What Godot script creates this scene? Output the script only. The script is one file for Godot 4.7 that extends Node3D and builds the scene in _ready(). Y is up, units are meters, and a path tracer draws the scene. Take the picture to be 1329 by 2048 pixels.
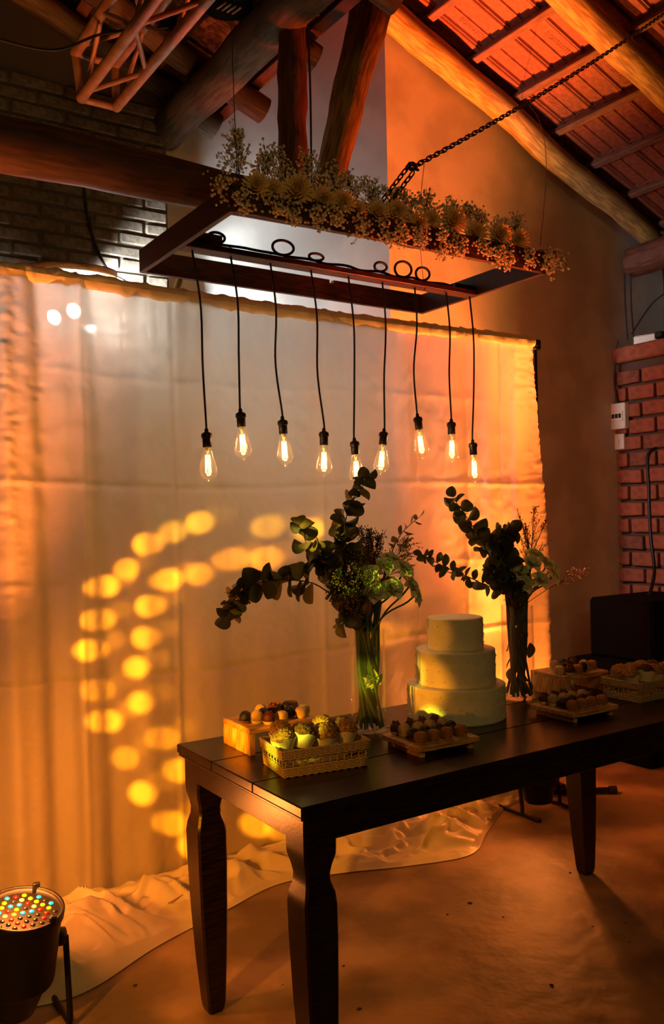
extends Node3D
# A sweets table before a draped backdrop in a log-framed barn, lit by amber uplights.
# x runs right along the wall, y is up, -z runs towards the wall; the camera stands at the origin.

var M := {}
var rng := RandomNumberGenerator.new()
const ORD := ["first", "second", "third", "fourth", "fifth", "sixth", "seventh", "eighth", "ninth", "tenth", "eleventh", "twelfth", "thirteenth", "fourteenth", "fifteenth", "sixteenth"]


# ------------------------------------------------------------------ mesh collector
class MB:
	var v := PackedVector3Array()
	var n := PackedVector3Array()
	var uv := PackedVector2Array()
	var ix := PackedInt32Array()

	func tri(a: int, b: int, c: int) -> void:
		if (v[b] - v[a]).cross(v[c] - v[a]).dot(n[a] + n[b] + n[c]) > 0.0:
			ix.append_array(PackedInt32Array([a, c, b]))
		else:
			ix.append_array(PackedInt32Array([a, b, c]))

	func face(pts: Array, out: Vector3) -> void:
		var nn: Vector3 = (pts[1] - pts[0]).cross(pts[2] - pts[0]).normalized()
		if nn.dot(out) < 0.0:
			nn = -nn
		var s := v.size()
		var e1: Vector3 = (pts[1] - pts[0]).normalized()
		var e2 := nn.cross(e1)
		for p: Vector3 in pts:
			v.append(p)
			n.append(nn)
			uv.append(Vector2(p.dot(e1), p.dot(e2)))
		for k in range(1, pts.size() - 1):
			tri(s, s + k, s + k + 1)

	# rows of points; wrap joins the last column to the first; sgn turns the normals round
	func grid(rows: Array, wrap := false, sgn := 1.0, us := 1.0, vs := 1.0) -> void:
		var R := rows.size()
		var C: int = rows[0].size()
		var s := v.size()
		for i in R:
			var r: PackedVector3Array = rows[i]
			var ra: PackedVector3Array = rows[maxi(i - 1, 0)]
			var rb: PackedVector3Array = rows[mini(i + 1, R - 1)]
			for j in C:
				var ja := j - 1
				var jb := j + 1
				if wrap:
					ja = (j - 1 + C) % C
					jb = (j + 1) % C
				else:
					ja = maxi(ja, 0)
					jb = mini(jb, C - 1)
				var nn := (rb[j] - ra[j]).cross(r[jb] - r[ja])
				if nn.length_squared() < 1e-24:
					nn = (rb[j] - ra[j]).cross(rb[jb] - rb[ja] + ra[jb] - ra[ja])
				v.append(r[j])
				n.append(nn.normalized() * sgn)
				uv.append(Vector2(us * j / (C if wrap else C - 1), vs * i / (R - 1)))
		for i in R - 1:
			for j in (C if wrap else C - 1):
				var a := s + i * C + j
				var b := s + i * C + (j + 1) % C
				var c := s + (i + 1) * C + j
				var d := s + (i + 1) * C + (j + 1) % C
				tri(a, b, c)
				tri(b, d, c)

	func box(xf: Transform3D, size: Vector3, bev := 0.0) -> void:
		var h := size / 2.0
		bev = minf(bev, minf(h.x, minf(h.y, h.z)) * 0.9)
		var P := func(c: Vector3, ax: int) -> Vector3:
			var p := Vector3(c.x * h.x, c.y * h.y, c.z * h.z)
			for k in 3:
				if k != ax:
					p[k] -= c[k] * bev
			return xf * p
		for ax in 3:
			var b := (ax + 1) % 3
			var d := (ax + 2) % 3
			for s in [-1.0, 1.0]:
				var pts := []
				for q in [[-1.0, -1.0], [1.0, -1.0], [1.0, 1.0], [-1.0, 1.0]]:
					var c := Vector3.ZERO
					c[ax] = s
					c[b] = q[0]
					c[d] = q[1]
					pts.append(P.call(c, ax))
				var out := Vector3.ZERO
				out[ax] = s
				face(pts, xf.basis * out)
		if bev <= 0.0:
			return
		for ax in 3:
			var b := (ax + 1) % 3
			var d := (ax + 2) % 3
			for q in [[-1.0, -1.0], [1.0, -1.0], [1.0, 1.0], [-1.0, 1.0]]:
				var c1 := Vector3.ZERO
				c1[ax] = -1.0
				c1[b] = q[0]
				c1[d] = q[1]
				var c2 := c1
				c2[ax] = 1.0
				face([P.call(c1, b), P.call(c2, b), P.call(c2, d), P.call(c1, d)], xf.basis * ((c1 + c2) / 2.0))
		for sx in [-1.0, 1.0]:
			for sy in [-1.0, 1.0]:
				for sz in [-1.0, 1.0]:
					var c := Vector3(sx, sy, sz)
					face([P.call(c, 0), P.call(c, 1), P.call(c, 2)], xf.basis * c)

	func lathe(prof: Array, sides := 24, xf := Transform3D(), sgn := 1.0) -> void:
		var rows := []
		for p: Vector2 in prof:
			var r := PackedVector3Array()
			for j in sides:
				var a := TAU * j / sides
				r.append(xf * Vector3(maxf(p.x, 0.00005) * cos(a), p.y, maxf(p.x, 0.00005) * sin(a)))
			rows.append(r)
		grid(rows, true, sgn)

	func tube(pts: Array, rad: Variant, sides := 8, caps := true, closed := false, us := 1.0) -> void:
		var N := pts.size()
		var e1 := Vector3.ZERO
		var rows := []
		var lastt := Vector3.ZERO
		for i in N:
			var t: Vector3
			if closed:
				t = (pts[(i + 1) % N] - pts[(i - 1 + N) % N]).normalized()
			else:
				t = (pts[mini(i + 1, N - 1)] - pts[maxi(i - 1, 0)]).normalized()
			if i == 0:
				e1 = t.cross(Vector3.UP if absf(t.y) < 0.9 else Vector3.RIGHT).normalized()
			else:
				e1 = (e1 - t * e1.dot(t)).normalized()
			var e2 := e1.cross(t)
			var rr: float = rad if not (rad is Array) else rad[i]
			var row := PackedVector3Array()
			for j in sides:
				var a := TAU * j / sides
				row.append(pts[i] + (e1 * cos(a) + e2 * sin(a)) * rr)
			rows.append(row)
			lastt = t
		if closed:
			rows.append(rows[0])
		var len := 0.0
		for i in N - 1:
			len += (pts[i + 1] - pts[i]).length()
		grid(rows, true, 1.0, us, len)
		if caps and not closed:
			face(Array(rows[0]), pts[0] - pts[1])
			face(Array(rows[N - 1]), pts[N - 1] - pts[N - 2])

	func blob(xf: Transform3D, rad: Vector3, seg := 10, amp := 0.0, freq := 1.0, nz: FastNoiseLite = null, sq := 1.0) -> void:
		var rows := []
		for i in seg + 1:
			var th := PI * (i / float(seg)) - PI / 2.0
			var row := PackedVector3Array()
			for j in seg * 2:
				var a := TAU * j / (seg * 2)
				var d := Vector3(cos(th) * cos(a), sin(th), cos(th) * sin(a))
				if i == 0 or i == seg:
					d = Vector3(0.004 * cos(a), signf(th), 0.004 * sin(a))
				var d0 := d
				if sq != 1.0:
					d = Vector3(signf(d.x) * pow(absf(d.x), sq), signf(d.y) * pow(absf(d.y), sq), signf(d.z) * pow(absf(d.z), sq))
				var k := 1.0
				if nz:
					k += amp * nz.get_noise_3dv(d0 * freq)
				row.append(xf * Vector3(d.x * rad.x * k, d.y * rad.y * k, d.z * rad.z * k))
			rows.append(row)
		grid(rows, true, 1.0)

	func mesh() -> ArrayMesh:
		var m := ArrayMesh.new()
		var a := []
		a.resize(Mesh.ARRAY_MAX)
		a[Mesh.ARRAY_VERTEX] = v
		a[Mesh.ARRAY_NORMAL] = n
		a[Mesh.ARRAY_TEX_UV] = uv
		a[Mesh.ARRAY_INDEX] = ix
		m.add_surface_from_arrays(Mesh.PRIMITIVE_TRIANGLES, a)
		return m


# ------------------------------------------------------------------ scene helpers
func thing(called: String, label: String, cat: String, group := "", at := Vector3.ZERO, turn := 0.0) -> Node3D:
	var o := Node3D.new()
	o.name = called
	o.position = at
	o.rotation.y = turn
	add_child(o, true)
	tag(o, label, cat, group)
	return o


func tag(o: Node, label: String, cat: String, group := "") -> void:
	o.set_meta("label", label)
	o.set_meta("category", cat)
	if group:
		o.set_meta("group", group)


func part(parent: Node, called: String, mesh: Variant, mat: Material, xf := Transform3D()) -> MeshInstance3D:
	var o := MeshInstance3D.new()
	o.name = called
	o.mesh = mesh.mesh() if mesh is MB else mesh
	o.material_override = mat
	o.transform = xf
	parent.add_child(o, true)
	return o


func solo(called: String, mesh: Variant, mat: Material, label: String, cat: String, group := "", xf := Transform3D()) -> MeshInstance3D:
	var o := part(self, called, mesh, mat, xf)
	tag(o, label, cat, group)
	return o


func struct(called: String, mesh: Variant, mat: Material, label := "", cat := "") -> MeshInstance3D:
	var o := part(self, called, mesh, mat)
	o.set_meta("kind", "structure")
	if label:
		o.set_meta("label", label)
		o.set_meta("category", cat)
	return o


func stuff(o: Node) -> void:
	o.set_meta("kind", "stuff")


func T(p: Vector3, b := Basis()) -> Transform3D:
	return Transform3D(b, p)


func bx(size: Vector3, bev := 0.0, at := Vector3.ZERO, b := Basis()) -> MB:
	var m := MB.new()
	m.box(T(at, b), size, bev)
	return m


func span(a: Vector3, b: Vector3, bev := 0.0) -> MB:
	return bx((b - a).abs(), bev, (a + b) / 2.0)


func curve(pts: Array, steps := 20) -> Array:
	# Catmull-Rom through the points
	var out := []
	var N := pts.size()
	for i in steps + 1:
		var u := (N - 1) * i / float(steps)
		var k := mini(int(u), N - 2)
		var f := u - k
		out.append(pts[k].cubic_interpolate(pts[k + 1], pts[maxi(k - 1, 0)], pts[mini(k + 2, N - 1)], f))
	return out


# a basis whose y runs along dir
func along(dir: Vector3, spin := 0.0) -> Basis:
	var y := dir.normalized()
	var x := y.cross(Vector3.FORWARD if absf(y.z) < 0.9 else Vector3.RIGHT).normalized()
	var z := x.cross(y)
	return Basis(x, y, z) * Basis(Vector3.UP, spin)


func noise(seed_: int, freq: float, oct := 4) -> FastNoiseLite:
	var f := FastNoiseLite.new()
	f.seed = seed_
	f.frequency = freq
	f.fractal_octaves = oct
	f.noise_type = FastNoiseLite.TYPE_SIMPLEX_SMOOTH
	return f


func ntex(seed_: int, freq: float, c1: Color, c2: Color, oct := 4, size := 512, lo := 0.3, hi := 0.7) -> NoiseTexture2D:
	var t := NoiseTexture2D.new()
	t.width = size
	t.height = size
	t.seamless = true
	t.noise = noise(seed_, freq, oct)
	var g := Gradient.new()
	g.offsets = PackedFloat32Array([lo, hi])
	g.colors = PackedColorArray([c1, c2])
	t.color_ramp = g
	return t


func nbump(seed_: int, freq: float, strength := 4.0, oct := 4, size := 512) -> NoiseTexture2D:
	var t := NoiseTexture2D.new()
	t.width = size
	t.height = size
	t.seamless = true
	t.noise = noise(seed_, freq, oct)
	t.as_normal_map = true
	t.bump_strength = strength
	return t


func mat(called: String, col: Color, rough := 0.7, metal := 0.0) -> StandardMaterial3D:
	var m := StandardMaterial3D.new()
	m.resource_name = called
	m.albedo_color = col
	m.roughness = rough
	m.metallic = metal
	M[called] = m
	return m


func textured(m: StandardMaterial3D, tex: Texture2D, scale: Vector3, bump: Texture2D = null, bs := 1.0, tri := true) -> StandardMaterial3D:
	m.albedo_texture = tex
	m.uv1_triplanar = tri
	m.uv1_scale = scale
	if bump:
		m.normal_enabled = true
		m.normal_texture = bump
		m.normal_scale = bs
	return m


func materials() -> void:
	var W := Color.WHITE
	var b_fine := nbump(11, 0.03, 6.0)
	var b_grain := nbump(12, 0.02, 5.0, 5)
	textured(mat("plaster", Color(0.80, 0.79, 0.76), 0.85), ntex(1, 0.006, Color(0.90, 0.90, 0.90), W, 5), Vector3(0.6, 0.6, 0.6), b_fine, 0.012)
	textured(mat("cement", Color(0.60, 0.48, 0.36), 0.55), ntex(2, 0.008, Color(0.72, 0.72, 0.72), W, 6), Vector3(0.5, 0.5, 0.5), b_fine, 0.18)
	var grain := ntex(3, 0.012, Color(0.74, 0.70, 0.66), W, 5)
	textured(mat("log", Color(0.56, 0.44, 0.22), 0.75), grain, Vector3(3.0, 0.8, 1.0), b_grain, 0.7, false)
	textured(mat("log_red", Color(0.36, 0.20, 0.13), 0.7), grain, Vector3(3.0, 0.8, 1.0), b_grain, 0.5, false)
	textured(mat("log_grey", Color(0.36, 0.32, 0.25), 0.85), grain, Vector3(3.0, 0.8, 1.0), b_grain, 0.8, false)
	textured(mat("batten", Color(0.36, 0.20, 0.12), 0.8), grain, Vector3(6, 6, 1.0), b_grain, 0.5)
	textured(mat("clay", Color(0.43, 0.18, 0.09), 0.7), ntex(4, 0.02, Color(0.82, 0.80, 0.78), W, 5), Vector3(2, 2, 2), b_fine, 0.12)
	textured(mat("clay_old", Color(0.42, 0.34, 0.28), 0.85), ntex(5, 0.02, Color(0.5, 0.5, 0.5), W, 5), Vector3(2, 2, 2), b_fine, 0.5)
	textured(mat("brick_red", Color(0.54, 0.27, 0.15), 0.8), ntex(6, 0.012, Color(0.86, 0.84, 0.84), W, 5), Vector3(2.5, 2.5, 2.5), b_fine, 0.3)
	textured(mat("brick_dull", Color(0.47, 0.25, 0.16), 0.85), ntex(7, 0.012, Color(0.84, 0.82, 0.82), W, 5), Vector3(2.5, 2.5, 2.5), b_fine, 0.3)
	textured(mat("brick_grey", Color(0.46, 0.41, 0.35), 0.8), ntex(8, 0.012, Color(0.8, 0.8, 0.8), W, 5), Vector3(4, 4, 4), b_fine, 0.25)
	mat("mortar", Color(0.30, 0.20, 0.14), 0.9)
	mat("mortar_dark", Color(0.36, 0.32, 0.27), 0.9)
	textured(mat("dark_wood", Color(0.15, 0.08, 0.045), 0.30), ntex(9, 0.02, Color(0.55, 0.5, 0.48), W, 5), Vector3(0.9, 9, 9), b_grain, 0.12)
	M.dark_wood.metallic_specular = 0.45
	textured(mat("frame_wood", Color(0.28, 0.13, 0.105), 0.5), ntex(10, 0.02, Color(0.6, 0.6, 0.6), W, 5), Vector3(0.9, 9, 9), b_grain, 0.2)
	textured(mat("pine", Color(0.86, 0.68, 0.44), 0.5), ntex(13, 0.016, Color(0.72, 0.58, 0.45), W, 4), Vector3(1.2, 18, 18), b_grain, 0.1)
	textured(mat("pine_upright", Color(0.86, 0.68, 0.44), 0.5), M.pine.albedo_texture, Vector3(18, 1.2, 18), b_grain, 0.1)
	var cl := mat("satin", Color(0.90, 0.82, 0.63), 0.5)
	cl.normal_enabled = true
	cl.normal_texture = nbump(14, 0.012, 3.0, 4)
	cl.normal_scale = 0.35
	cl.uv1_triplanar = true
	cl.uv1_scale = Vector3(1.6, 1.6, 1.6)
	cl.backlight_enabled = true
	cl.backlight = Color(0.84, 0.84, 0.82)
	cl.transparency = BaseMaterial3D.TRANSPARENCY_ALPHA
	cl.albedo_color.a = 0.97
	var hem := mat("satin_gathered", Color(0.90, 0.82, 0.63), 0.42)
	hem.backlight_enabled = true
	hem.backlight = Color(0.3, 0.3, 0.3)
	mat("black_metal", Color(0.045, 0.04, 0.038), 0.45, 0.3)
	mat("black_plastic", Color(0.03, 0.026, 0.024), 0.5)
	mat("speaker_black", Color(0.014, 0.012, 0.011), 0.9)
	M.speaker_black.metallic_specular = 0.2
	mat("cable", Color(0.03, 0.025, 0.025), 0.55)
	mat("bronze", Color(0.13, 0.085, 0.06), 0.4, 0.5)
	mat("steel", Color(0.62, 0.60, 0.58), 0.35, 0.8)
	mat("chain_metal", Color(0.22, 0.17, 0.13), 0.5, 0.6)
	textured(mat("warm_truss_metal", Color(0.62, 0.50, 0.42), 0.5, 0.25), ntex(15, 0.03, Color(0.85, 0.8, 0.78), W, 4), Vector3(1, 1, 1))  # metal with a warm, slightly mottled tone
	mat("white_plastic", Color(0.78, 0.76, 0.70), 0.45)
	var g := mat("glass", Color(0.95, 0.97, 0.95, 0.02), 0.02)
	g.transparency = BaseMaterial3D.TRANSPARENCY_ALPHA
	var gb := mat("bulb_glass", Color(1.0, 0.86, 0.6, 0.018), 0.02)
	gb.transparency = BaseMaterial3D.TRANSPARENCY_ALPHA
	var fil := mat("filament", Color(1.0, 0.75, 0.4), 0.5)
	fil.emission_enabled = true
	fil.emission = Color(1.0, 0.78, 0.42)
	fil.emission_energy_multiplier = 9.0
	textured(mat("icing", Color(0.90, 0.86, 0.76), 0.55), ntex(16, 0.01, Color(0.96, 0.96, 0.95), W, 3), Vector3(4, 4, 4), nbump(17, 0.02, 3.0), 0.15)
	mat("pearl", Color(0.92, 0.84, 0.68), 0.25)
	textured(mat("wicker", Color(0.80, 0.68, 0.47), 0.7), ntex(18, 0.03, Color(0.7, 0.65, 0.6), W), Vector3(14, 14, 14))
	var pl := mat("paper_liner", Color(0.90, 0.84, 0.68), 0.7)
	pl.backlight_enabled = true
	pl.backlight = Color(0.3, 0.28, 0.22)
	textured(mat("muffin", Color(0.80, 0.60, 0.34), 0.85), ntex(19, 0.02, Color(0.55, 0.42, 0.3), W, 5), Vector3(12, 12, 12), b_fine, 1.2)
	textured(mat("muffin_dark", Color(0.50, 0.30, 0.16), 0.85), ntex(20, 0.02, Color(0.5, 0.45, 0.4), W, 5), Vector3(12, 12, 12), b_fine, 1.2)
	textured(mat("sweet_dark", Color(0.085, 0.045, 0.03), 0.5), ntex(21, 0.05, Color(0.5, 0.5, 0.5), W, 4), Vector3(20, 20, 20), b_fine, 1.5)
	textured(mat("sweet_coconut", Color(0.82, 0.70, 0.50), 0.8), ntex(22, 0.06, Color(0.7, 0.65, 0.6), W, 4), Vector3(20, 20, 20), b_fine, 2.0)
	textured(mat("sweet_crumb", Color(0.80, 0.52, 0.22), 0.8), ntex(23, 0.06, Color(0.6, 0.55, 0.5), W, 4), Vector3(20, 20, 20), b_fine, 2.0)
	textured(mat("sweet_red", Color(0.42, 0.16, 0.08), 0.6), ntex(24, 0.05, Color(0.6, 0.5, 0.5), W, 4), Vector3(20, 20, 20), b_fine, 1.5)
	textured(mat("sweet_cream", Color(0.90, 0.78, 0.55), 0.6), ntex(25, 0.05, Color(0.8, 0.75, 0.7), W, 4), Vector3(20, 20, 20), b_fine, 1.0)
	var lf := mat("eucalyptus", Color(0.20, 0.19, 0.11), 0.6)
	lf.backlight_enabled = true
	lf.backlight = Color(0.22, 0.22, 0.10)
	var lf2 := mat("eucalyptus_pale", Color(0.50, 0.46, 0.24), 0.6)
	lf2.backlight_enabled = true
	lf2.backlight = Color(0.25, 0.25, 0.12)
	mat("twig", Color(0.22, 0.16, 0.09), 0.7)
	mat("stem_green", Color(0.22, 0.34, 0.09), 0.5)
	var pt := mat("petal_white", Color(0.86, 0.85, 0.72), 0.6)
	pt.backlight_enabled = true
	pt.backlight = Color(0.4, 0.4, 0.3)
	var pg := mat("petal_green", Color(0.66, 0.76, 0.36), 0.6)
	pg.backlight_enabled = true
	pg.backlight = Color(0.4, 0.45, 0.2)
	var mm := mat("mum_petal", Color(0.94, 0.80, 0.56), 0.6)
	mm.backlight_enabled = true
	mm.backlight = Color(0.35, 0.33, 0.25)
	mat("mum_heart", Color(0.70, 0.62, 0.24), 0.7)
	var gy := mat("gypsophila", Color(0.88, 0.80, 0.66), 0.7)
	gy.backlight_enabled = true
	gy.backlight = Color(0.3, 0.28, 0.22)
	mat("gypsophila_dull", Color(0.50, 0.40, 0.26), 0.8)
	mat("limonium", Color(0.24, 0.16, 0.22), 0.8)
	mat("moss", Color(0.08, 0.09, 0.04), 0.9)
	mat("paint_plain", Color(0.32, 0.26, 0.20), 0.9)
	mat("crumb", Color(0.16, 0.09, 0.05), 0.9)
	for c in [["led_cyan", Color(0.0, 0.75, 0.85), 0.9], ["led_yellow", Color(1.0, 0.72, 0.02), 0.9], ["led_pale", Color(1.0, 0.82, 0.40), 0.9], ["led_red", Color(0.55, 0.03, 0.02), 0.35]]:
		var lm := mat(c[0], c[1], 0.3)
		lm.emission_enabled = true
		lm.emission = c[1]
		lm.emission_energy_multiplier = c[2]
	mat("led_off", Color(0.12, 0.10, 0.08), 0.2)
	var lw := mat("lamp_white", Color(1, 1, 1), 0.4)
	lw.emission_enabled = true
	lw.emission = Color(0.9, 0.97, 1.0)
	lw.emission_energy_multiplier = 45.0
	var lg := mat("lamp_gold", Color(1, 0.7, 0.2), 0.4)
	lg.emission_enabled = true
	lg.emission = Color(1.0, 0.66, 0.08)
	lg.emission_energy_multiplier = 2.0
	var lr := mat("unseen_lamp_glow", Color(1, 0.8, 0.5), 0.4)  # glow of the unseen lamp behind the camera
	lr.emission_enabled = true
	lr.emission = Color(1.0, 0.74, 0.36)
	lr.emission_energy_multiplier = 0.5


# ------------------------------------------------------------------ camera and light
const PAR_A := Vector3(0.595, 0.36, -2.50)
const PAR_B := Vector3(3.13, 0.34, -2.97)
const UNSEEN_PAR_C := Vector3(3.55, 0.36, -3.80)  # unseen uplight in the recess, lights right bay, rafter and tiles
const UNSEEN_PAR_D := Vector3(3.12, 0.36, -1.72)  # unseen uplight out of view, reddens the post and brace
const GOBO := Vector3(-0.62, 1.22, -1.45)  # place chosen for the unseen effect light, out of view

func spot(called: String, at: Vector3, to: Vector3, col: Color, e: float, ang: float, soft := 1.0, size := 0.05) -> SpotLight3D:
	var l := SpotLight3D.new()
	l.name = called
	l.light_color = col
	l.light_energy = e
	l.spot_angle = ang
	l.spot_angle_attenuation = soft
	l.spot_range = 12.0
	l.spot_attenuation = 2.0
	l.light_size = size
	l.shadow_enabled = true
	add_child(l, true)
	var d := (to - at).normalized()
	l.look_at_from_position(at, to, Vector3.UP if absf(d.y) < 0.95 else Vector3.FORWARD)
	return l


func omni(called: String, at: Vector3, col: Color, e: float, size := 0.05) -> void:
	var l := OmniLight3D.new()
	l.name = called
	l.light_color = col
	l.light_energy = e
	l.omni_range = 10.0
	l.omni_attenuation = 2.0
	l.light_size = size
	l.shadow_enabled = true
	l.position = at
	add_child(l, true)


func camera_and_light() -> void:
	var c := Camera3D.new()
	c.name = "camera"
	c.fov = rad_to_deg(2.0 * atan(1024.0 / 1720.0))
	c.near = 0.02
	c.far = 60.0
	c.position = Vector3(0, 1.444, 0)
	c.rotation_degrees = Vector3(0.37, -33.6, -1.2)
	add_child(c)
	c.current = true
	var we := WorldEnvironment.new()
	we.name = "environment"
	var e := Environment.new()
	e.background_mode = Environment.BG_COLOR
	e.background_color = Color(0.01, 0.01, 0.012)
	e.tonemap_mode = Environment.TONE_MAPPER_LINEAR
	e.tonemap_exposure = 1.0
	e.sdfgi_enabled = true
	e.ssao_enabled = true
	e.ssil_enabled = true
	we.environment = e
	add_child(we)
	var amber := Color(1.0, 0.25, 0.04).linear_to_srgb()
	var red := Color(1.0, 0.10, 0.015).linear_to_srgb()
	# floor uplights: left and right ones, plus unseen ones lighting the post and gable
	spot("uplight_beam", PAR_A + Vector3(0, 0.02, 0), PAR_A + Vector3(-0.13, 1.0, -0.40), amber, 13.0, 28.0, 1.0, 0.09)
	omni("uplight_spill", PAR_A + Vector3(0.0, 0.13, -0.02), amber, 0.45, 0.04)
	spot("uplight_beam", PAR_B + Vector3(0, 0.02, 0), PAR_B + Vector3(-0.06, 1.0, -0.10), amber, 13.0, 27.0, 1.0, 0.09)
	spot("uplight_beam", UNSEEN_PAR_D + Vector3(0, 0.02, 0), UNSEEN_PAR_D + Vector3(-1.45, 2.5, -0.88), red, 26.0, 13.0, 1.0, 0.09)  # unseen lamp, aimed to redden the post and brace
	omni("uplight_spill", PAR_B + Vector3(0.0, 0.13, 0.0), amber, 0.45, 0.04)
	spot("uplight_beam", UNSEEN_PAR_C + Vector3(0, 0.02, 0), UNSEEN_PAR_C + Vector3(-0.20, 1.0, 0.02), red, 112.0, 24.0, 1.0, 0.09)  # unseen lamp behind the drape, reddens right bay and roof
	spot("uplight_beam", UNSEEN_PAR_C + Vector3(0, 0.02, 0), UNSEEN_PAR_C + Vector3(-0.06, 1.0, 0.06), Color(1.0, 0.36, 0.06).linear_to_srgb(), 48.0, 22.0, 1.0, 0.09)
	# the emergency lamp behind the drape
	var cool := Color(0.88, 0.96, 1.0).linear_to_srgb()
	spot("emergency_beam", Vector3(1.04, 2.285, -3.50), Vector3(2.75, 2.80, -3.98), cool, 17.0, 22.0, 1.0, 0.05)
	spot("emergency_beam", Vector3(1.12, 2.321, -3.50), Vector3(2.15, 2.0, -3.96), cool, 8.0, 36.0, 1.0, 0.05)
	omni("emergency_spill", Vector3(1.08, 2.36, -3.47), cool, 0.03, 0.04)
	spot("emergency_beam", Vector3(1.10, 2.40, -3.46), Vector3(1.15, 3.40, -2.85), cool, 1.5, 60.0, 1.0, 0.06)  # extra beam besides the two heads, lightens low roof and tie beam
	spot("emergency_beam", Vector3(1.12, 2.40, -3.48), Vector3(2.5, 3.75, -3.98), cool, 12.0, 24.0, 1.0, 0.05)  # extra beam besides the two heads, lightens the upper white bay
	# unseen lamp behind the camera, placed to light the table from the front
	var a := AreaLight3D.new()
	a.name = "unseen_room_lamp_light"
	a.area_size = Vector2(1.4, 0.5)
	a.light_color = Color(1.0, 0.68, 0.22).linear_to_srgb()
	a.light_energy = 1.5
	a.area_range = 14.0
	a.area_attenuation = 2.0
	a.shadow_enabled = true
	add_child(a)
	a.look_at_from_position(Vector3(0.2, 3.05, 1.8), Vector3(1.6, 0.6, -1.6))


func gobo_light() -> void:
	# unseen effect light: narrow spots for golden patches, others aimed at table things
	var gold := Color(1.0, 0.33, 0.008).linear_to_srgb()
	var lime := Color(0.75, 0.85, 0.04).linear_to_srgb()
	var on_drape := [[1.78, 1.41, 0.55], [1.48, 1.435, 0.6], [1.35, 1.40, 0.35], [1.246, 1.356, 0.9], [1.154, 1.26, 0.6], [1.065, 1.20, 1.0], [1.043, 1.077, 0.7], [1.012, 0.967, 1.0], [1.038, 0.814, 0.4], [1.064, 0.694, 1.1], [1.129, 0.545, 0.5], [1.202, 0.397, 1.1], [1.317, 0.257, 1.0], [1.406, 0.148, 1.3],
		[1.767, 1.275, 1.0], [1.618, 1.281, 0.9], [1.471, 1.227, 0.6], [1.326, 1.211, 1.3], [1.252, 1.114, 0.9], [1.229, 0.993, 0.8], [1.192, 0.881, 0.95], [1.203, 0.745, 0.85], [1.292, 0.595, 0.6], [1.353, 0.457, 1.0], [1.70, 0.17, 1.1], [1.82, 0.13, 0.9], [1.98, 1.39, 0.8], [2.40, 0.90, 0.7], [2.46, 1.06, 0.45]]
	for p in on_drape:
		var hit := Vector3(p[0], p[1], -3.19)
		var warm: Color = gold if p[1] < 1.38 else Color(1.0, 0.48, 0.010).linear_to_srgb()
		spot("unseen_effect_beam", GOBO, hit, warm, 36.0 * p[2], 1.08, 0.55, 0.012)
		spot("unseen_effect_beam", GOBO, hit + Vector3(0.085, 0.03, 0), warm, 6.0 * p[2], 1.0, 0.8, 0.012)
	for q in [[Vector3(1.14, 0.815, -2.21), gold, 5.5, 1.7], [Vector3(1.14, 0.82, -2.28), gold, 4.0, 1.4], [Vector3(1.13, 0.78, -2.06), gold, 2.4, 0.9], [Vector3(1.08, 0.78, -2.31), gold, 2.0, 0.8], [Vector3(1.13, 0.83, -1.98), lime, 3.4, 1.5], [Vector3(1.20, 0.89, -1.95), lime, 3.2, 1.4], [Vector3(1.24, 0.90, -2.24), gold, 2.6, 1.6], [Vector3(1.525, 1.265, -2.06), lime, 2.0, 1.3], [Vector3(1.57, 0.95, -2.15), lime, 1.6, 1.7],
			[Vector3(1.77, 0.90, -2.15), gold, 1.5, 2.6], [Vector3(1.79, 1.06, -2.15), gold, 0.6, 2.0], [Vector3(1.30, 1.39, -2.07), Color(1, 0.7, 0.1), 3.0, 1.6], [Vector3(1.04, 0.60, -2.34), gold, 3.0, 1.2], [Vector3(1.03, 0.76, -2.25), gold, 1.6, 1.2], [Vector3(1.04, 0.715, -2.14), gold, 1.2, 1.3], [Vector3(1.62, 0.79, -2.30), gold, 1.5, 1.2]]:
		spot("unseen_effect_beam", GOBO, q[0], q[1].linear_to_srgb() if q[1] == Color(1, 0.7, 0.1) else q[1], q[2] * 3.6, q[3], 0.8, 0.012)
	spot("unseen_effect_wash", GOBO, Vector3(1.6, 0.15, -2.95), gold, 3.9, 28.0, 1.0, 0.03)  # wide gold wash from the unseen lamp, lifts lower drape and heap
	var f := thing("unseen_effect_light", "unseen effect light on a tripod left of the table, throws the golden patches", "stage light")
	part(f, "housing", bx(Vector3(0.26, 0.24, 0.26), 0.02, GOBO + Vector3(-0.19, 0, 0.10), Basis(Vector3.UP, 0.75)), M.black_plastic)
	var lens := MB.new()
	lens.lathe([Vector2(0, 0.0), Vector2(0.03, 0.0), Vector2(0.03, 0.01), Vector2(0, 0.012)], 16, T(GOBO + Vector3(-0.05, 0, 0.03), along(Vector3(0.78, 0, -0.62))))
	part(f, "lens", lens, M.lamp_gold)
	var st := MB.new()
	st.tube([GOBO + Vector3(-0.19, -1.0, 0.10), GOBO + Vector3(-0.19, -0.1, 0.10)], 0.018, 10)
	part(f, "pole", st, M.black_metal)
	for k in 3:
		var lg := MB.new()
		var d := Vector3(cos(k * TAU / 3), 0, sin(k * TAU / 3)) * 0.4
		lg.tube([GOBO + Vector3(-0.19, -0.75, 0.10), Vector3(GOBO.x - 0.19 + d.x, 0.012, GOBO.z + 0.10 + d.z)], 0.012, 8)
		part(f, "leg", lg, M.black_metal)


# ------------------------------------------------------------------ the building
func roof_y(x: float) -> float:
	return 4.35 - 0.391 * (x - 2.95)


func left_roof_y(x: float) -> float:
	return 3.25 - 0.391 * (x - 1.88)


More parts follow.
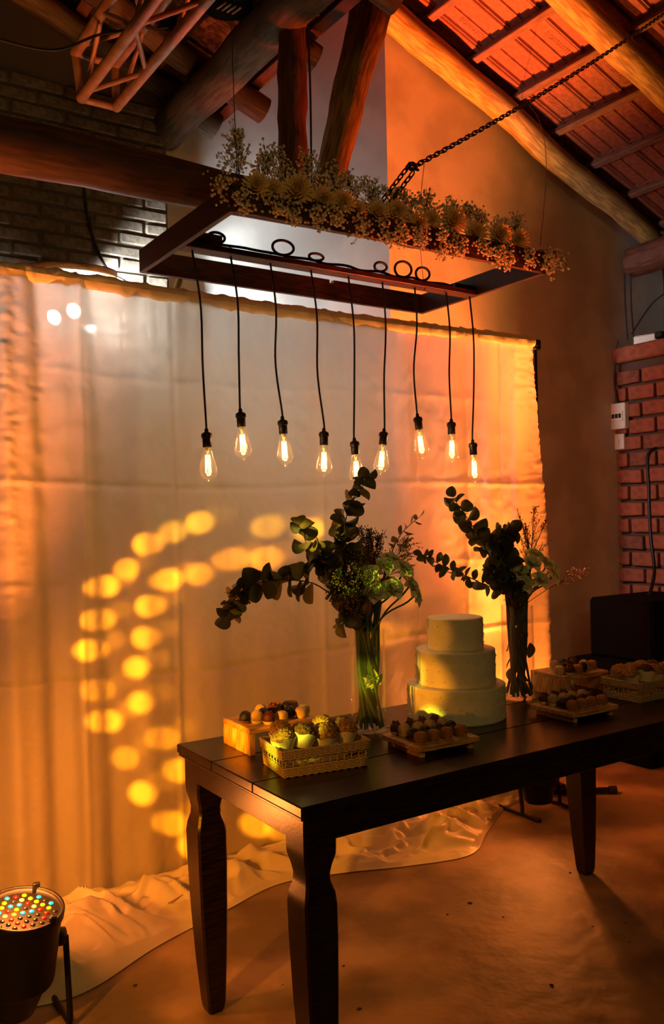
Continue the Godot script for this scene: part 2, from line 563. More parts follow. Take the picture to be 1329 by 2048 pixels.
func log_shape(a: Vector3, b: Vector3, ra: float, rb: float, seed_: int, wob := 0.02, sides := 16) -> MB:
	var m := MB.new()
	var nz := noise(seed_, 0.9, 3)
	var pts := []
	var rr := []
	var N := 24
	for i in N + 1:
		var u := i / float(N)
		var p := a.lerp(b, u)
		p += Vector3(nz.get_noise_1d(u * 3.0), nz.get_noise_1d(u * 3.0 + 50), nz.get_noise_1d(u * 3.0 + 90)) * wob
		pts.append(p)
		rr.append(lerpf(ra, rb, u) * (1.0 + 0.09 * nz.get_noise_1d(u * 7.0 + 20)))
	m.tube(pts, rr, sides)
	return m


func brick_shape(size: Vector3, seed_: int) -> ArrayMesh:
	var m := MB.new()
	m.box(Transform3D(), size, 0.006)
	var nz := noise(seed_, 6.0, 3)
	for i in m.v.size():
		m.v[i] += Vector3(nz.get_noise_3dv(m.v[i]), nz.get_noise_3dv(m.v[i] + Vector3(9, 0, 0)), nz.get_noise_3dv(m.v[i] + Vector3(0, 9, 0))) * 0.008
	return m.mesh()


func tile_shape(len: float, wid: float) -> ArrayMesh:
	# a pressed clay tile: ribs and channels run down the slope (x), profile across z
	var m := MB.new()
	var prof := [[-0.5, 0.0], [-0.46, 0.0], [-0.44, 0.016], [-0.36, 0.016], [-0.34, 0.004], [-0.06, 0.004], [-0.045, 0.014], [0.045, 0.014], [0.06, 0.004], [0.34, 0.004], [0.36, -0.008], [0.48, -0.008], [0.5, 0.0]]
	var lo := []
	var hi := []
	for p in prof:
		lo.append(Vector3(0, p[1] - 0.004, p[0] * wid))
		hi.append(Vector3(0, p[1] + 0.010, p[0] * wid))
	for k in prof.size() - 1:
		for s in [[lo, -1.0], [hi, 1.0]]:
			var a: Vector3 = s[0][k]
			var b: Vector3 = s[0][k + 1]
			m.face([a - Vector3(len / 2, 0, 0), a + Vector3(len / 2, 0, 0), b + Vector3(len / 2, 0, 0), b - Vector3(len / 2, 0, 0)], Vector3(0, s[1], 0))
		for e in [-1.0, 1.0]:
			var ex := Vector3(e * len / 2, 0, 0)
			m.face([lo[k] + ex, lo[k + 1] + ex, hi[k + 1] + ex, hi[k] + ex], Vector3(e, 0, 0))
	return m.mesh()


func building() -> void:
	struct("floor", span(Vector3(-3.0, -0.12, -4.6), Vector3(7.2, 0.0, 3.2)), M.cement, "smooth brown cement floor under the table", "floor")
	# gable wall in two steps, the left bay proud of the right one
	var wl := struct("wall_back_left", span(Vector3(1.551, 0, -4.35), Vector3(2.867, 4.42, -3.70)), M.plaster, "cool-lit white plaster bay of the gable wall behind the posts", "wall")
	wl.set_meta("kind", "structure")
	struct("wall_back_right", span(Vector3(2.867, 0, -4.35), Vector3(5.70, 3.3, -4.0)), M.plaster, "orange-lit plaster bay of the gable wall under the sloping rafter", "wall")
	var gb := MB.new()
	var zz := [-4.35, -4.0]
	var tri := [Vector3(2.867, 3.3, 0), Vector3(5.70, 3.3, 0), Vector3(5.70, roof_y(5.7) + 0.05, 0), Vector3(2.867, roof_y(2.867) + 0.05, 0)]
	for z in zz:
		var q := []
		for p in tri:
			q.append(p + Vector3(0, 0, z))
		gb.face(q, Vector3(0, 0, 1 if z > -4.2 else -1))
	for k in 4:
		var a: Vector3 = tri[k]
		var b: Vector3 = tri[(k + 1) % 4]
		gb.face([a + Vector3(0, 0, -4.35), b + Vector3(0, 0, -4.35), b + Vector3(0, 0, -4.0), a + Vector3(0, 0, -4.0)], Vector3((a.y - b.y), (b.x - a.x), 0))
	struct("wall_back_gable", gb, M.plaster)
	# dark brick wall at the left
	var bl := struct("wall_brick_left", span(Vector3(-1.2, 0, -4.35), Vector3(1.551, 3.9, -3.63)), M.mortar_dark, "dim grey-brown brick wall left of the white plaster", "wall")
	var var_b := []
	for k in 4:
		var_b.append(brick_shape(Vector3(0.215, 0.048, 0.06), 30 + k))
	for r in 19:
		for c in 7:
			var x := 1.437 - c * 0.228 - (0.114 if r % 2 else 0.0)
			if x < 0.25:
				continue
			part(bl, "brick", var_b[(r * 3 + c) % 4], M.brick_grey, T(Vector3(x, 2.22 + r * 0.0585, -3.651)))
		if r % 2:
			part(bl, "brick", brick_shape(Vector3(0.10, 0.048, 0.06), 40), M.brick_grey, T(Vector3(1.494, 2.22 + r * 0.0585, -3.651)))
	# red brick half wall at the right, seen along its face
	var br := struct("wall_brick_right", span(Vector3(5.16, 0, -4.0), Vector3(5.45, 2.50, -1.8)), M.mortar, "red brick half wall with wide joints at the right", "wall")
	var vb := []
	for k in 4:
		vb.append(brick_shape(Vector3(0.10, 0.092, 0.205), 50 + k))
	for r in 21:
		for c in 8:
			var z := -3.90 + c * 0.228 + (0.114 if r % 2 else 0.0)
			part(br, "brick", vb[(r * 5 + c) % 4], M.brick_red if (r * 7 + c * 3) % 5 else M.brick_dull, T(Vector3(5.165, 0.06 + r * 0.1165, z)))
		if r % 2:
			part(br, "brick", brick_shape(Vector3(0.10, 0.092, 0.088), 58), M.brick_red, T(Vector3(5.165, 0.06 + r * 0.1165, -3.957)))
	part(br, "coping", bx(Vector3(0.40, 0.11, 2.2), 0.01, Vector3(5.29, 2.555, -2.9)), M.brick_red)
	struct("wall_right_upper", span(Vector3(5.70, 0, -4.35), Vector3(5.95, 4.2, 3.2)), M.paint_plain)
	struct("wall_left_side", span(Vector3(-3.2, 0, -4.6), Vector3(-3.0, 5.2, 3.2)), M.paint_plain)
	struct("wall_behind_camera", span(Vector3(-3.2, 0, 3.2), Vector3(7.2, 5.2, 3.4)), M.paint_plain)
	# high roof of pressed tiles falling to the right
	var roof := struct("ceiling", bx(Vector3(6.6, 0.03, 8.2), 0.0, Vector3(4.0, roof_y(4.0) + 0.26, -0.5), Basis(Vector3.BACK, -atan(0.391))), M.clay_old, "red clay tile roof underside sloping down to the right", "roof")
	var slope := Basis(Vector3.BACK, -atan(0.391))
	var ts := tile_shape(0.44, 0.232)
	for i in 9:
		var x := 2.22 + i * 0.3545
		var bt := part(roof, "batten", bx(Vector3(0.048, 0.035, 3.2), 0.004, Vector3(x + 0.34, roof_y(x + 0.34) + 0.098, -2.5), slope), M.batten)
		bt.set_meta("label", "rough wooden roof batten")
		for j in 9:
			var z := -3.90 + j * 0.232 + 0.03
			var t := part(roof, "roof_tile", ts, M.clay, T(Vector3(x + 0.20, roof_y(x + 0.20) + 0.145 + 0.004 * ((i * 3 + j) % 3), z), slope * Basis(Vector3.BACK, 0.045)))
			if (i + j) % 2 == 0 and i > 1 and i < 7 and j < 6:
				var w := TextMesh.new()
				w.text = "BONFANTI"
				w.font_size = 10
				w.pixel_size = 0.0042
				w.depth = 0.004
				var f := SystemFont.new()
				f.font_names = PackedStringArray(["Droid Sans"])
				w.font = f
				part(t, "stamped_lettering", w, M.clay, T(Vector3(0.02, -0.0005, -0.046 if i % 2 else 0.046), Basis(Vector3.RIGHT, Vector3.BACK, Vector3.DOWN)))
	# low roof at the left, its eave above the posts
	var lr := struct("ceiling_lower", bx(Vector3(3.4, 0.03, 7.0), 0.0, Vector3(0.28, left_roof_y(0.28) + 0.245, -0.8), slope), M.clay_old, "dark tiled lower roof ending above the left posts", "roof")
	for i in 6:
		var x := 0.0 + i * 0.335
		part(lr, "batten", bx(Vector3(0.05, 0.035, 3.0), 0.004, Vector3(x + 0.16, left_roof_y(x + 0.16) + 0.085, -2.6), slope), M.batten)
		for j in 9:
			part(lr, "roof_tile", ts, M.clay_old, T(Vector3(x, left_roof_y(x) + 0.125, -3.72 + j * 0.232), slope * Basis(Vector3.BACK, 0.045)))
	# logs
	var n := [["close to the gable wall", -3.86, 0.075], ["nearer one at the top right corner", -2.99, 0.072], ["out of the frame towards the camera", -2.1, 0.075]]
	for k in 3:
		var z: float = n[k][1]
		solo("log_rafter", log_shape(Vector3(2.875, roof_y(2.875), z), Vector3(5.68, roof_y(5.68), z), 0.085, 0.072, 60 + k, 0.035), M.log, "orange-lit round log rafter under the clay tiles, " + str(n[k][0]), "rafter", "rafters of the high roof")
	var ln := ["the one nearest the gable wall", "second from the gable wall, ending beside white plaster", "third from the gable wall, ending left of the tall post", "fourth from the gable wall, above the metal truss", "fifth from the gable wall"]
	for k in 5:
		var z: float = [-3.62, -3.307, -2.834, -2.36, -1.9][k]
		var xe: float = [1.80, 1.875, 1.855, 1.88, 1.86][k]
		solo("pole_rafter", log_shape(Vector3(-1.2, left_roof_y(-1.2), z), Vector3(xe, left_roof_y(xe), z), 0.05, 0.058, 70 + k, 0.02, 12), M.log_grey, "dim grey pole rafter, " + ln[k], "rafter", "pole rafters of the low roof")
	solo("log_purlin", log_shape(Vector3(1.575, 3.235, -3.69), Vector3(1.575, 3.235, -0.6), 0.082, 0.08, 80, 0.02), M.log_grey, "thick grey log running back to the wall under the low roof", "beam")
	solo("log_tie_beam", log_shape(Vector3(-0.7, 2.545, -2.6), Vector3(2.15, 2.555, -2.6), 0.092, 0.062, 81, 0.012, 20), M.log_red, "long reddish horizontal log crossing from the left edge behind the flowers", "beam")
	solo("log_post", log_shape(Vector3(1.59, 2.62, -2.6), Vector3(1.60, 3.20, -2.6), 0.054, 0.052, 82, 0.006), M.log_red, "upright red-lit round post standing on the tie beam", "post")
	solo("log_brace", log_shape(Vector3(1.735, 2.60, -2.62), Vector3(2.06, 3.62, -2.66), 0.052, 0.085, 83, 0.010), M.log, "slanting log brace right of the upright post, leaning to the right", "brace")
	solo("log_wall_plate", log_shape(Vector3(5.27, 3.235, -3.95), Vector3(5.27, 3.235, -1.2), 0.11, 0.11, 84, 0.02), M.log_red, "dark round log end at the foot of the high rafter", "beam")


# ------------------------------------------------------------------ drape
func fold(x: float, y: float) -> float:
	# how far the cloth stands out from its plane towards the room
	var u := (x - 0.74) / 2.7
	var soft := 0.012 * sin(x * 9.0 + 0.5 * sin(y * 1.3)) + 0.008 * sin(x * 21.0 + 1.0)
	var left := exp(-maxf(x - 0.72, 0.0) * 2.6)
	soft += left * (0.040 * sin(x * 26.0 + 0.35 * y) + 0.012 * sin(x * 61.0 + y))
	var right := exp(-maxf(3.45 - x, 0.0) * 3.2)
	soft += right * (0.026 * sin(x * 24.0 + 0.3 * y) + 0.008 * sin(x * 55.0 - y))
	var top := clampf((y - 1.9) / 0.42, 0.0, 1.0)
	soft += top * top * (0.0022 * sin(x * 88.0) + 0.0022 * sin(x * 57.0 + 1.2))
	var cr := 0.0
	for c in [[0.998, 0.010], [1.385, 0.008], [2.072, 0.007], [2.62, 0.005], [2.92, 0.009], [3.17, 0.009]]:
		var d: float = absf(x - c[0] - 0.004 * sin(y * 5.0))
		cr += c[1] * exp(-d * d / 0.00016)
	for c in [[1.60, 0.006], [0.87, 0.009], [2.02, 0.003], [1.22, 0.003]]:
		var d: float = absf(y - c[0] - 0.012 * sin(x * 3.1) - 0.02 * (u - 0.5))
		cr += c[1] * exp(-d * d / 0.00012)
	return soft + cr


func drape() -> void:
	var o := thing("backdrop_drape", "large pale satin drape hung behind the table with its spare length heaped on the floor", "drape")
	var nz := noise(90, 3.0, 3)
	var nw := noise(91, 9.0, 3)
	var rows := []
	var R := 240
	var C := 420
	for i in R + 1:
		var y := 2.345 * (1.0 - i / float(R)) + 0.012
		var r := PackedVector3Array()
		for j in C + 1:
			var u := j / float(C)
			var flare := 0.12 * (1.0 - y / 2.35) * smoothstep(0.75, 1.0, u)
			var x := lerpf(0.715, 3.425, u) + flare - 0.05 * (1.0 - y / 2.35) * (1.0 - smoothstep(0.0, 0.2, u))
			var f := fold(x, y)
			var edge := exp(-(1.0 - u) * 40.0) + exp(-u * 25.0)
			f += edge * 0.010 * nw.get_noise_2d(y * 4.0, u * 3.0 + 7.0)
			f += 0.004 * nw.get_noise_2d(x, y) + 0.010 * nz.get_noise_2d(x * 0.6, y * 0.25)
			r.append(Vector3(x, y - 0.015 * sin(u * PI), -3.2 + f))
		rows.append(r)
	var m := MB.new()
	m.grid(rows, false, 1.0)
	part(o, "drape_panel", m, M.satin)
	# gathered rod pocket
	rows = []
	for i in 17:
		var a := TAU * i / 16.0
		var r := PackedVector3Array()
		for j in 601:
			var u := j / 600.0
			var x := lerpf(0.70, 3.435, u)
			var ends := 1.0 + 0.9 * exp(-u * 14.0) + 0.3 * exp(-(1.0 - u) * 9.0)
			var ruck := (0.0035 * nw.get_noise_2d(x * 1.3, a * 0.1) + 0.0018 * nw.get_noise_2d(x * 6.0 + a * 0.25, a * 0.3) + 0.0050 * pow(absf(sin(x * 26.0 + 0.55 * a + 3.0 * nz.get_noise_1d(x))), 9.0)) * ends
			var rad := 0.024 + ruck
			r.append(Vector3(x, 2.358 + rad * 1.15 * sin(a) - 0.015 * sin(u * PI), -3.2 + rad * 0.75 * cos(a)))
		rows.append(r)
	m = MB.new()
	m.grid(rows, false, 1.0)
	part(o, "rod_pocket", m, M.satin_gathered)
	# spare cloth on the floor: front outline (x, z)
	var front := [Vector3(0.50, 0, -2.70), Vector3(0.72, 0, -2.64), Vector3(0.86, 0, -2.66), Vector3(1.10, 0, -2.78), Vector3(1.40, 0, -2.88), Vector3(1.684, 0, -2.965), Vector3(1.95, 0, -2.90), Vector3(2.20, 0, -2.80), Vector3(2.486, 0, -2.735), Vector3(2.72, 0, -2.88), Vector3(3.02, 0, -3.06), Vector3(3.30, 0, -3.12)]
	var fr := curve(front, 420)
	rows = []
	for i in 101:
		var t := i / 100.0
		var r := PackedVector3Array()
		for j in fr.size():
			var f: Vector3 = fr[j]
			var back := Vector3(f.x + 0.04, 0, -3.18)
			var p := back.lerp(f, t)
			var w := sin(PI * clampf(t * 0.94 + 0.06, 0, 1))
			var q1 := 1.0 - sqrt(pow(nz.get_noise_2d(p.x * 0.45 - p.z * 0.9, p.x * 0.10 + p.z * 0.2), 2.0) + 0.012) * 2.2
			var q2 := 1.0 - sqrt(pow(nw.get_noise_2d(p.x * 0.32 + p.z * 0.15 + 5.0, p.z * 0.64 - p.x * 0.2), 2.0) + 0.012) * 2.4
			var h := 0.012 + w * (0.12 * maxf(q1, 0.0) * q1 + 0.07 * maxf(q2, 0.0) * q2 + 0.012 * nz.get_noise_2d(p.x * 2.0, p.z * 2.0))
			# the heap is higher next to the left uplight
			h += 0.10 * exp(-pow((p.x - 0.83) / 0.17, 2.0)) * exp(-pow((t - 0.62) / 0.35, 2.0))
			h += 0.05 * exp(-pow((p.x - 1.22) / 0.10, 2.0)) * exp(-pow((t - 0.5) / 0.3, 2.0))
			h += (1.0 - t) * (1.0 - t) * 0.05
			if t > 0.93:
				h *= sqrt(maxf(0.0, (1.0 - t) / 0.07))
			p.y = maxf(0.004, h)
			r.append(p)
		rows.append(r)
	m = MB.new()
	m.grid(rows, false, -1.0)
	part(o, "heaped_cloth", m, M.satin_gathered)
	# stand behind it
	var s := thing("backdrop_stand", "dark metal pole frame holding up the drape, its right upright bare", "stand")
	m = MB.new()
	m.tube([Vector3(0.60, 2.356, -3.2), Vector3(3.47, 2.345, -3.2)], 0.012, 10)
	part(s, "crossbar", m, M.black_metal)
	for x in [0.62, 3.475]:
		m = MB.new()
		m.tube([Vector3(x, 0.0, -3.235), Vector3(x, 2.36, -3.235)], 0.016, 10)
		part(s, "upright", m, M.black_metal)
		part(s, "clamp", bx(Vector3(0.045, 0.055, 0.05), 0.006, Vector3(x, 2.345, -3.225)), M.black_metal)
		part(s, "base", bx(Vector3(0.05, 0.02, 0.4), 0.004, Vector3(x, 0.01, -3.3)), M.black_metal)
	# unseen boards placed to darken the lower drape, and a cable showing through
	solo("unseen_board", span(Vector3(1.44, 0, -3.40), Vector3(2.00, 1.03, -3.36), 0.01), M.paint_plain, "unseen board behind the drape, placed for the brown silhouette above the table's left end", "board")
	solo("unseen_board", span(Vector3(0.70, 0, -3.46), Vector3(1.40, 0.98, -3.42), 0.01), M.paint_plain, "unseen wide board behind the drape, placed to darken its lower left", "board")
	solo("unseen_board", span(Vector3(2.08, 0, -3.50), Vector3(3.10, 1.02, -3.46), 0.01), M.paint_plain, "unseen wide board behind the drape, placed to darken it behind the cake", "board")
	m = MB.new()
	m.tube(curve([Vector3(1.345, 2.38, -3.3), Vector3(1.35, 2.0, -3.3), Vector3(1.375, 1.5, -3.3), Vector3(1.40, 0.9, -3.3), Vector3(1.40, 0.02, -3.3)], 30), 0.006, 6)
	solo("hanging_cable", m, M.cable, "thin cable showing as a vertical line through the drape left of the bulbs", "cable")
	# emergency lamp
	var el := thing("emergency_lamp", "emergency lamp on the brick wall, two small white lamps shining through the drape's top left", "lamp")
	part(el, "housing", bx(Vector3(0.26, 0.12, 0.06), 0.008, Vector3(1.06, 2.21, -3.57)), M.white_plastic)
	for p in [Vector3(1.006, 2.280, -3.52), Vector3(1.088, 2.316, -3.52)]:
		m = MB.new()
		m.lathe([Vector2(0, 0), Vector2(0.012, 0.0), Vector2(0.03, 0.05), Vector2(0.033, 0.055)], 20, T(p + Vector3(-0.02, 0, -0.055), along(Vector3(0.45, 0.05, 1.0))))
		part(el, "lamp_head", m, M.white_plastic)
		m = MB.new()
		m.lathe([Vector2(0.030, 0.0), Vector2(0.0285, 0.010), Vector2(0.023, 0.020), Vector2(0.012, 0.027), Vector2(0, 0.029)], 20, T(p + Vector3(-0.008, 0, 0.0), along(Vector3(0.45, 0.05, 1.0))))
		part(el, "lamp_lens", m, M.lamp_white)
	# curved board above the drape at the left
	m = MB.new()
	m.lathe([Vector2(0, 0.0), Vector2(0.17, 0.0), Vector2(0.175, 0.006), Vector2(0.175, 0.022), Vector2(0.17, 0.028), Vector2(0, 0.028)], 48)
	solo("round_board", m, M.pine, "round board edge showing above the drape's top left", "board", "", T(Vector3(1.05, 2.43, -3.42), Basis(Vector3(1, 0, 0.2).normalized(), 0.12)))
	m = MB.new()
	m.tube([Vector3(1.475, 2.40, -3.40), Vector3(1.50, 2.46, -3.40), Vector3(1.515, 2.50, -3.41)], [0.012, 0.014, 0.008], 10)
	solo("wooden_stick", m, M.log, "tip of a wooden stick poking up behind the drape, below the planter's left end", "stick")


# ------------------------------------------------------------------ table
func leg_shape() -> MB:
	var m := MB.new()
	# y, half width, shift
	var prof := [[0.75, 0.046, 0.0], [0.665, 0.046, 0.0], [0.645, 0.045, 0.0], [0.62, 0.038, 0.0], [0.60, 0.0345, 0.0], [0.58, 0.0355, 0.0], [0.555, 0.043, 0.0], [0.53, 0.046, 0.0], [0.45, 0.0455, 0.001], [0.30, 0.042, 0.003], [0.15, 0.036, 0.006], [0.03, 0.029, 0.009], [0.01, 0.026, 0.009], [0.0, 0.022, 0.009]]
	var ch := 0.006
	for k in 8:
		var rows := []
		for p in prof:
			var h: float = p[1]
			var c := [Vector2(h, -h + ch), Vector2(h, h - ch), Vector2(h - ch, h), Vector2(-h + ch, h), Vector2(-h, h - ch), Vector2(-h, -h + ch), Vector2(-h + ch, -h), Vector2(h - ch, -h)]
			var a: Vector2 = c[k]
			var b: Vector2 = c[(k + 1) % 8]
			rows.append(PackedVector3Array([Vector3(a.x + p[2], p[0], a.y + p[2]), Vector3(b.x + p[2], p[0], b.y + p[2])]))
		m.grid(rows, false, -1.0)
	return m


func table() -> void:
	var x0 := 1.022
	var x1 := 2.785
	var z0 := -2.402
	var z1 := -1.690
	var o := thing("wooden_table", "long dark brown wooden table with shaped square legs carrying the cake and sweets", "table")
	var w := (z1 - z0) / 3.0
	for k in 3:
		var b := bx(Vector3(x1 - x0, 0.026, w - 0.0016), 0.003, Vector3((x0 + x1) / 2, 0.767, z0 + w * (k + 0.5)))
		part(o, "top_board", b, M.dark_wood)
	for s in [[Vector3(x0 + 0.028, 0, (z0 + z1) / 2), Vector3(0.022, 0.072, z1 - z0 - 0.12)], [Vector3(x1 - 0.028, 0, (z0 + z1) / 2), Vector3(0.022, 0.072, z1 - z0 - 0.12)], [Vector3((x0 + x1) / 2, 0, z0 + 0.028), Vector3(x1 - x0 - 0.12, 0.072, 0.022)], [Vector3((x0 + x1) / 2, 0, z1 - 0.028), Vector3(x1 - x0 - 0.12, 0.072, 0.022)]]:
		part(o, "apron", bx(s[1], 0.002, s[0] + Vector3(0, 0.718, 0)), M.dark_wood)
	for s in [[Vector3((x0 + x1) / 2, 0.750, z1 - 0.010), Vector3(x1 - x0 - 0.012, 0.010, 0.014)], [Vector3(x0 + 0.010, 0.750, (z0 + z1) / 2), Vector3(0.014, 0.010, z1 - z0 - 0.012)]]:
		part(o, "moulding", bx(s[1], 0.003, s[0]), M.dark_wood)
	var lm := leg_shape().mesh()
	for p in [Vector2(x0 + 0.062, z0 + 0.062), Vector2(x1 - 0.062, z0 + 0.062), Vector2(x0 + 0.062, z1 - 0.062), Vector2(x1 - 0.062, z1 - 0.062)]:
		part(o, "leg", lm, M.dark_wood, T(Vector3(p.x, 0, p.y)))


func cake() -> void:
	var o := thing("tiered_cake", "white three-tier cake dotted with small pearls, in the middle of the table", "cake", "", Vector3(1.91, 0.78, -2.154))
	var spec := [[0.162, 0.0, 0.112], [0.131, 0.112, 0.225], [0.0935, 0.225, 0.328]]
	rng.seed = 4
	for s in spec:
		var r: float = s[0]
		var m := MB.new()
		var pr := [Vector2(r * 0.985, s[1] + 0.0005), Vector2(r, s[1] + 0.004)]
		for k in 6:
			pr.append(Vector2(r - 0.0006 * (k % 2), lerpf(s[1] + 0.006, s[2] - 0.010, k / 5.0)))
		for k in 7:
			var a := PI / 2 * k / 6.0
			pr.append(Vector2(r - 0.007 + 0.007 * cos(a), s[2] - 0.007 + 0.007 * sin(a)))
		pr.append(Vector2(r * 0.5, s[2] + 0.0003))
		pr.append(Vector2(0, s[2]))
		m.lathe(pr, 72)
		var tier := part(o, "cake_tier", m, M.icing)
		var ball := MB.new()
		ball.blob(Transform3D(), Vector3.ONE * 0.0024, 5)
		var bm := ball.mesh()
		var cols := int(r * 170.0)
		for row in 3:
			for c in cols:
				var a := TAU * (c + 0.5 * row + 0.25 * sin(c * 2.1)) / cols
				var y: float = lerpf(s[1], s[2], 0.17 + 0.31 * row + 0.03 * sin(c * 3.7 + row))
				part(tier, "pearl", bm, M.pearl, T(Vector3(cos(a) * (r + 0.001), y, sin(a) * (r + 0.001))))


func riser(label: String, at: Vector3, turn: float) -> void:
	# at: top centre of the footprint on the table
	var o := thing("wooden_riser", label, "serving stand", "", at, turn)
	part(o, "top_slab", bx(Vector3(0.225, 0.016, 0.175), 0.0015, Vector3(0, 0.068, 0)), M.pine)
	for s in [-1.0, 1.0]:
		part(o, "side_panel", bx(Vector3(0.018, 0.060, 0.175), 0.001, Vector3(s * 0.1035, 0.030, 0), Basis()), M.pine_upright)


func board(label: String, at: Vector3, turn: float) -> void:
	var o := thing("serving_board", label, "serving board", "", at, turn)
	part(o, "board_slab", bx(Vector3(0.215, 0.016, 0.185), 0.002, Vector3(0, 0.026, 0)), M.pine)
	for s in [-1.0, 1.0]:
		part(o, "foot", bx(Vector3(0.016, 0.018, 0.165), 0.002, Vector3(s * 0.085, 0.009, 0)), M.pine)


var sweet_mesh := {}

func sweet(kind: String, label: String, at: Vector3, group: String) -> void:
	# kinds: dark, coconut, crumb, red, cream
	if not sweet_mesh.has(kind):
		var nz := noise(100 + kind.length(), 3.0, 3)
		var m := MB.new()
		if kind == "cream":
			m.blob(T(Vector3(0, 0.016, 0)), Vector3(0.0175, 0.0155, 0.0175), 12, 0.06, 2.0, nz, 0.72)
		elif kind == "crumb":
			m.blob(T(Vector3(0, 0.016, 0)), Vector3(0.0185, 0.0165, 0.0185), 12, 0.06, 4.0, nz, 0.72)
		elif kind == "coconut":
			m.blob(T(Vector3(0, 0.0195, 0)), Vector3(0.0185, 0.019, 0.0185), 14, 0.10, 5.0, nz)
		else:
			m.blob(T(Vector3(0, 0.018, 0)), Vector3(0.0180, 0.0178, 0.0180), 14, 0.08, 6.0, nz)
		sweet_mesh[kind] = m.mesh()
		var t := MB.new()
		rng.seed = 77
		for k in 9:
			var a := rng.randf() * TAU
			var rr := 0.010 * sqrt(rng.randf())
			t.blob(T(Vector3(cos(a) * rr, 0.034 + 0.002 * rng.randf(), sin(a) * rr), Basis(Vector3(rng.randf(), rng.randf(), 0.1).normalized(), 2.0)), Vector3(0.0045, 0.0025, 0.003), 4)
		sweet_mesh["nuts"] = t.mesh()
		var c := MB.new()
		var rows := []
		for i in 2:
			var r := PackedVector3Array()
			for j in 48:
				var a := TAU * j / 48.0
				var q := (0.0128 if i == 0 else 0.0185) + (0.0009 if j % 2 else -0.0009)
				r.append(Vector3(cos(a) * q, 0.0008 + i * 0.0095, sin(a) * q))
			rows.append(r)
		c.grid(rows, true, 1.0)
		sweet_mesh["cup"] = c.mesh()
	var o := thing("party_sweet", label, "sweet", group, at, rng.randf() * TAU)
	part(o, "sweet_ball", sweet_mesh[kind], M["sweet_" + kind])
	part(o, "paper_cup", sweet_mesh["cup"], M.paper_liner if kind != "dark" else M.muffin_dark)
	if kind == "red":
		part(o, "nut_topping", sweet_mesh["nuts"], M.muffin_dark)


func sweets() -> void:
	var where := ["on the board before the cake", "on the board right of the cake"]
	var rowk := ["crumb", "dark", "coconut", "red"]
	var rowl := ["golden crumb-coated sweet", "dark chocolate truffle", "pale coconut-coated sweet", "reddish nut-topped sweet"]
	var bs := [[Vector3(1.592, 0.814, -1.912), -0.06], [Vector3(2.220, 0.814, -1.925), -0.02]]
	for b in 2:
		var base: Vector3 = bs[b][0]
		var tb := Basis(Vector3.UP, bs[b][1])
		for r in 4:
			for c in 4:
				var off := Vector3(-0.074 + c * 0.046 + 0.002 * sin(c * 5.0 + r), 0, 0.058 - r * 0.040 + 0.003 * sin(c * 3.0 + r * 2.0))
				sweet(rowk[r], "%s, %s from left in its row, %s" % [rowl[r], ORD[c], where[b]], base + tb * off, "sweets " + where[b])
	# loose sweets on the two risers
	var rw := ["on the left riser", "on the riser behind the right vase"]
	var tops := [Vector3(1.245, 0.856, -2.225), Vector3(2.505, 0.856, -2.190)]
	var lay := [
		[["dark", -0.088, 0.010], ["coconut", -0.062, 0.032], ["red", -0.040, 0.062], ["cream", 0.004, 0.058], ["dark", -0.028, 0.008], ["coconut", -0.015, -0.032], ["red", 0.020, -0.020], ["dark", 0.048, 0.028], ["cream", 0.075, 0.050], ["cream", 0.100, 0.024], ["dark", 0.075, -0.030], ["crumb", 0.100, -0.045], ["crumb", 0.050, -0.060]],
		[["cream", -0.088, 0.030], ["red", -0.068, 0.062], ["dark", -0.052, 0.012], ["coconut", -0.036, -0.040], ["crumb", -0.024, 0.058], ["red", -0.008, 0.000], ["dark", 0.018, 0.045], ["dark", 0.020, -0.050], ["coconut", 0.050, 0.025], ["red", 0.062, -0.035], ["crumb", 0.088, 0.030]]]
	var words := {"dark": "dark chocolate truffle", "coconut": "pale coconut-coated sweet", "red": "reddish nut-topped sweet", "cream": "cream-coloured square sweet", "crumb": "golden crumb-coated sweet"}
	for b in 2:
		var count := {}
		for s in lay[b]:
			var k: int = count.get(s[0], 0)
			count[s[0]] = k + 1
			sweet(s[0], "%s, %s of its kind from left, %s" % [words[s[0]], ORD[k], rw[b]], tops[b] + Vector3(s[1], 0, s[2]), "sweets " + rw[b])


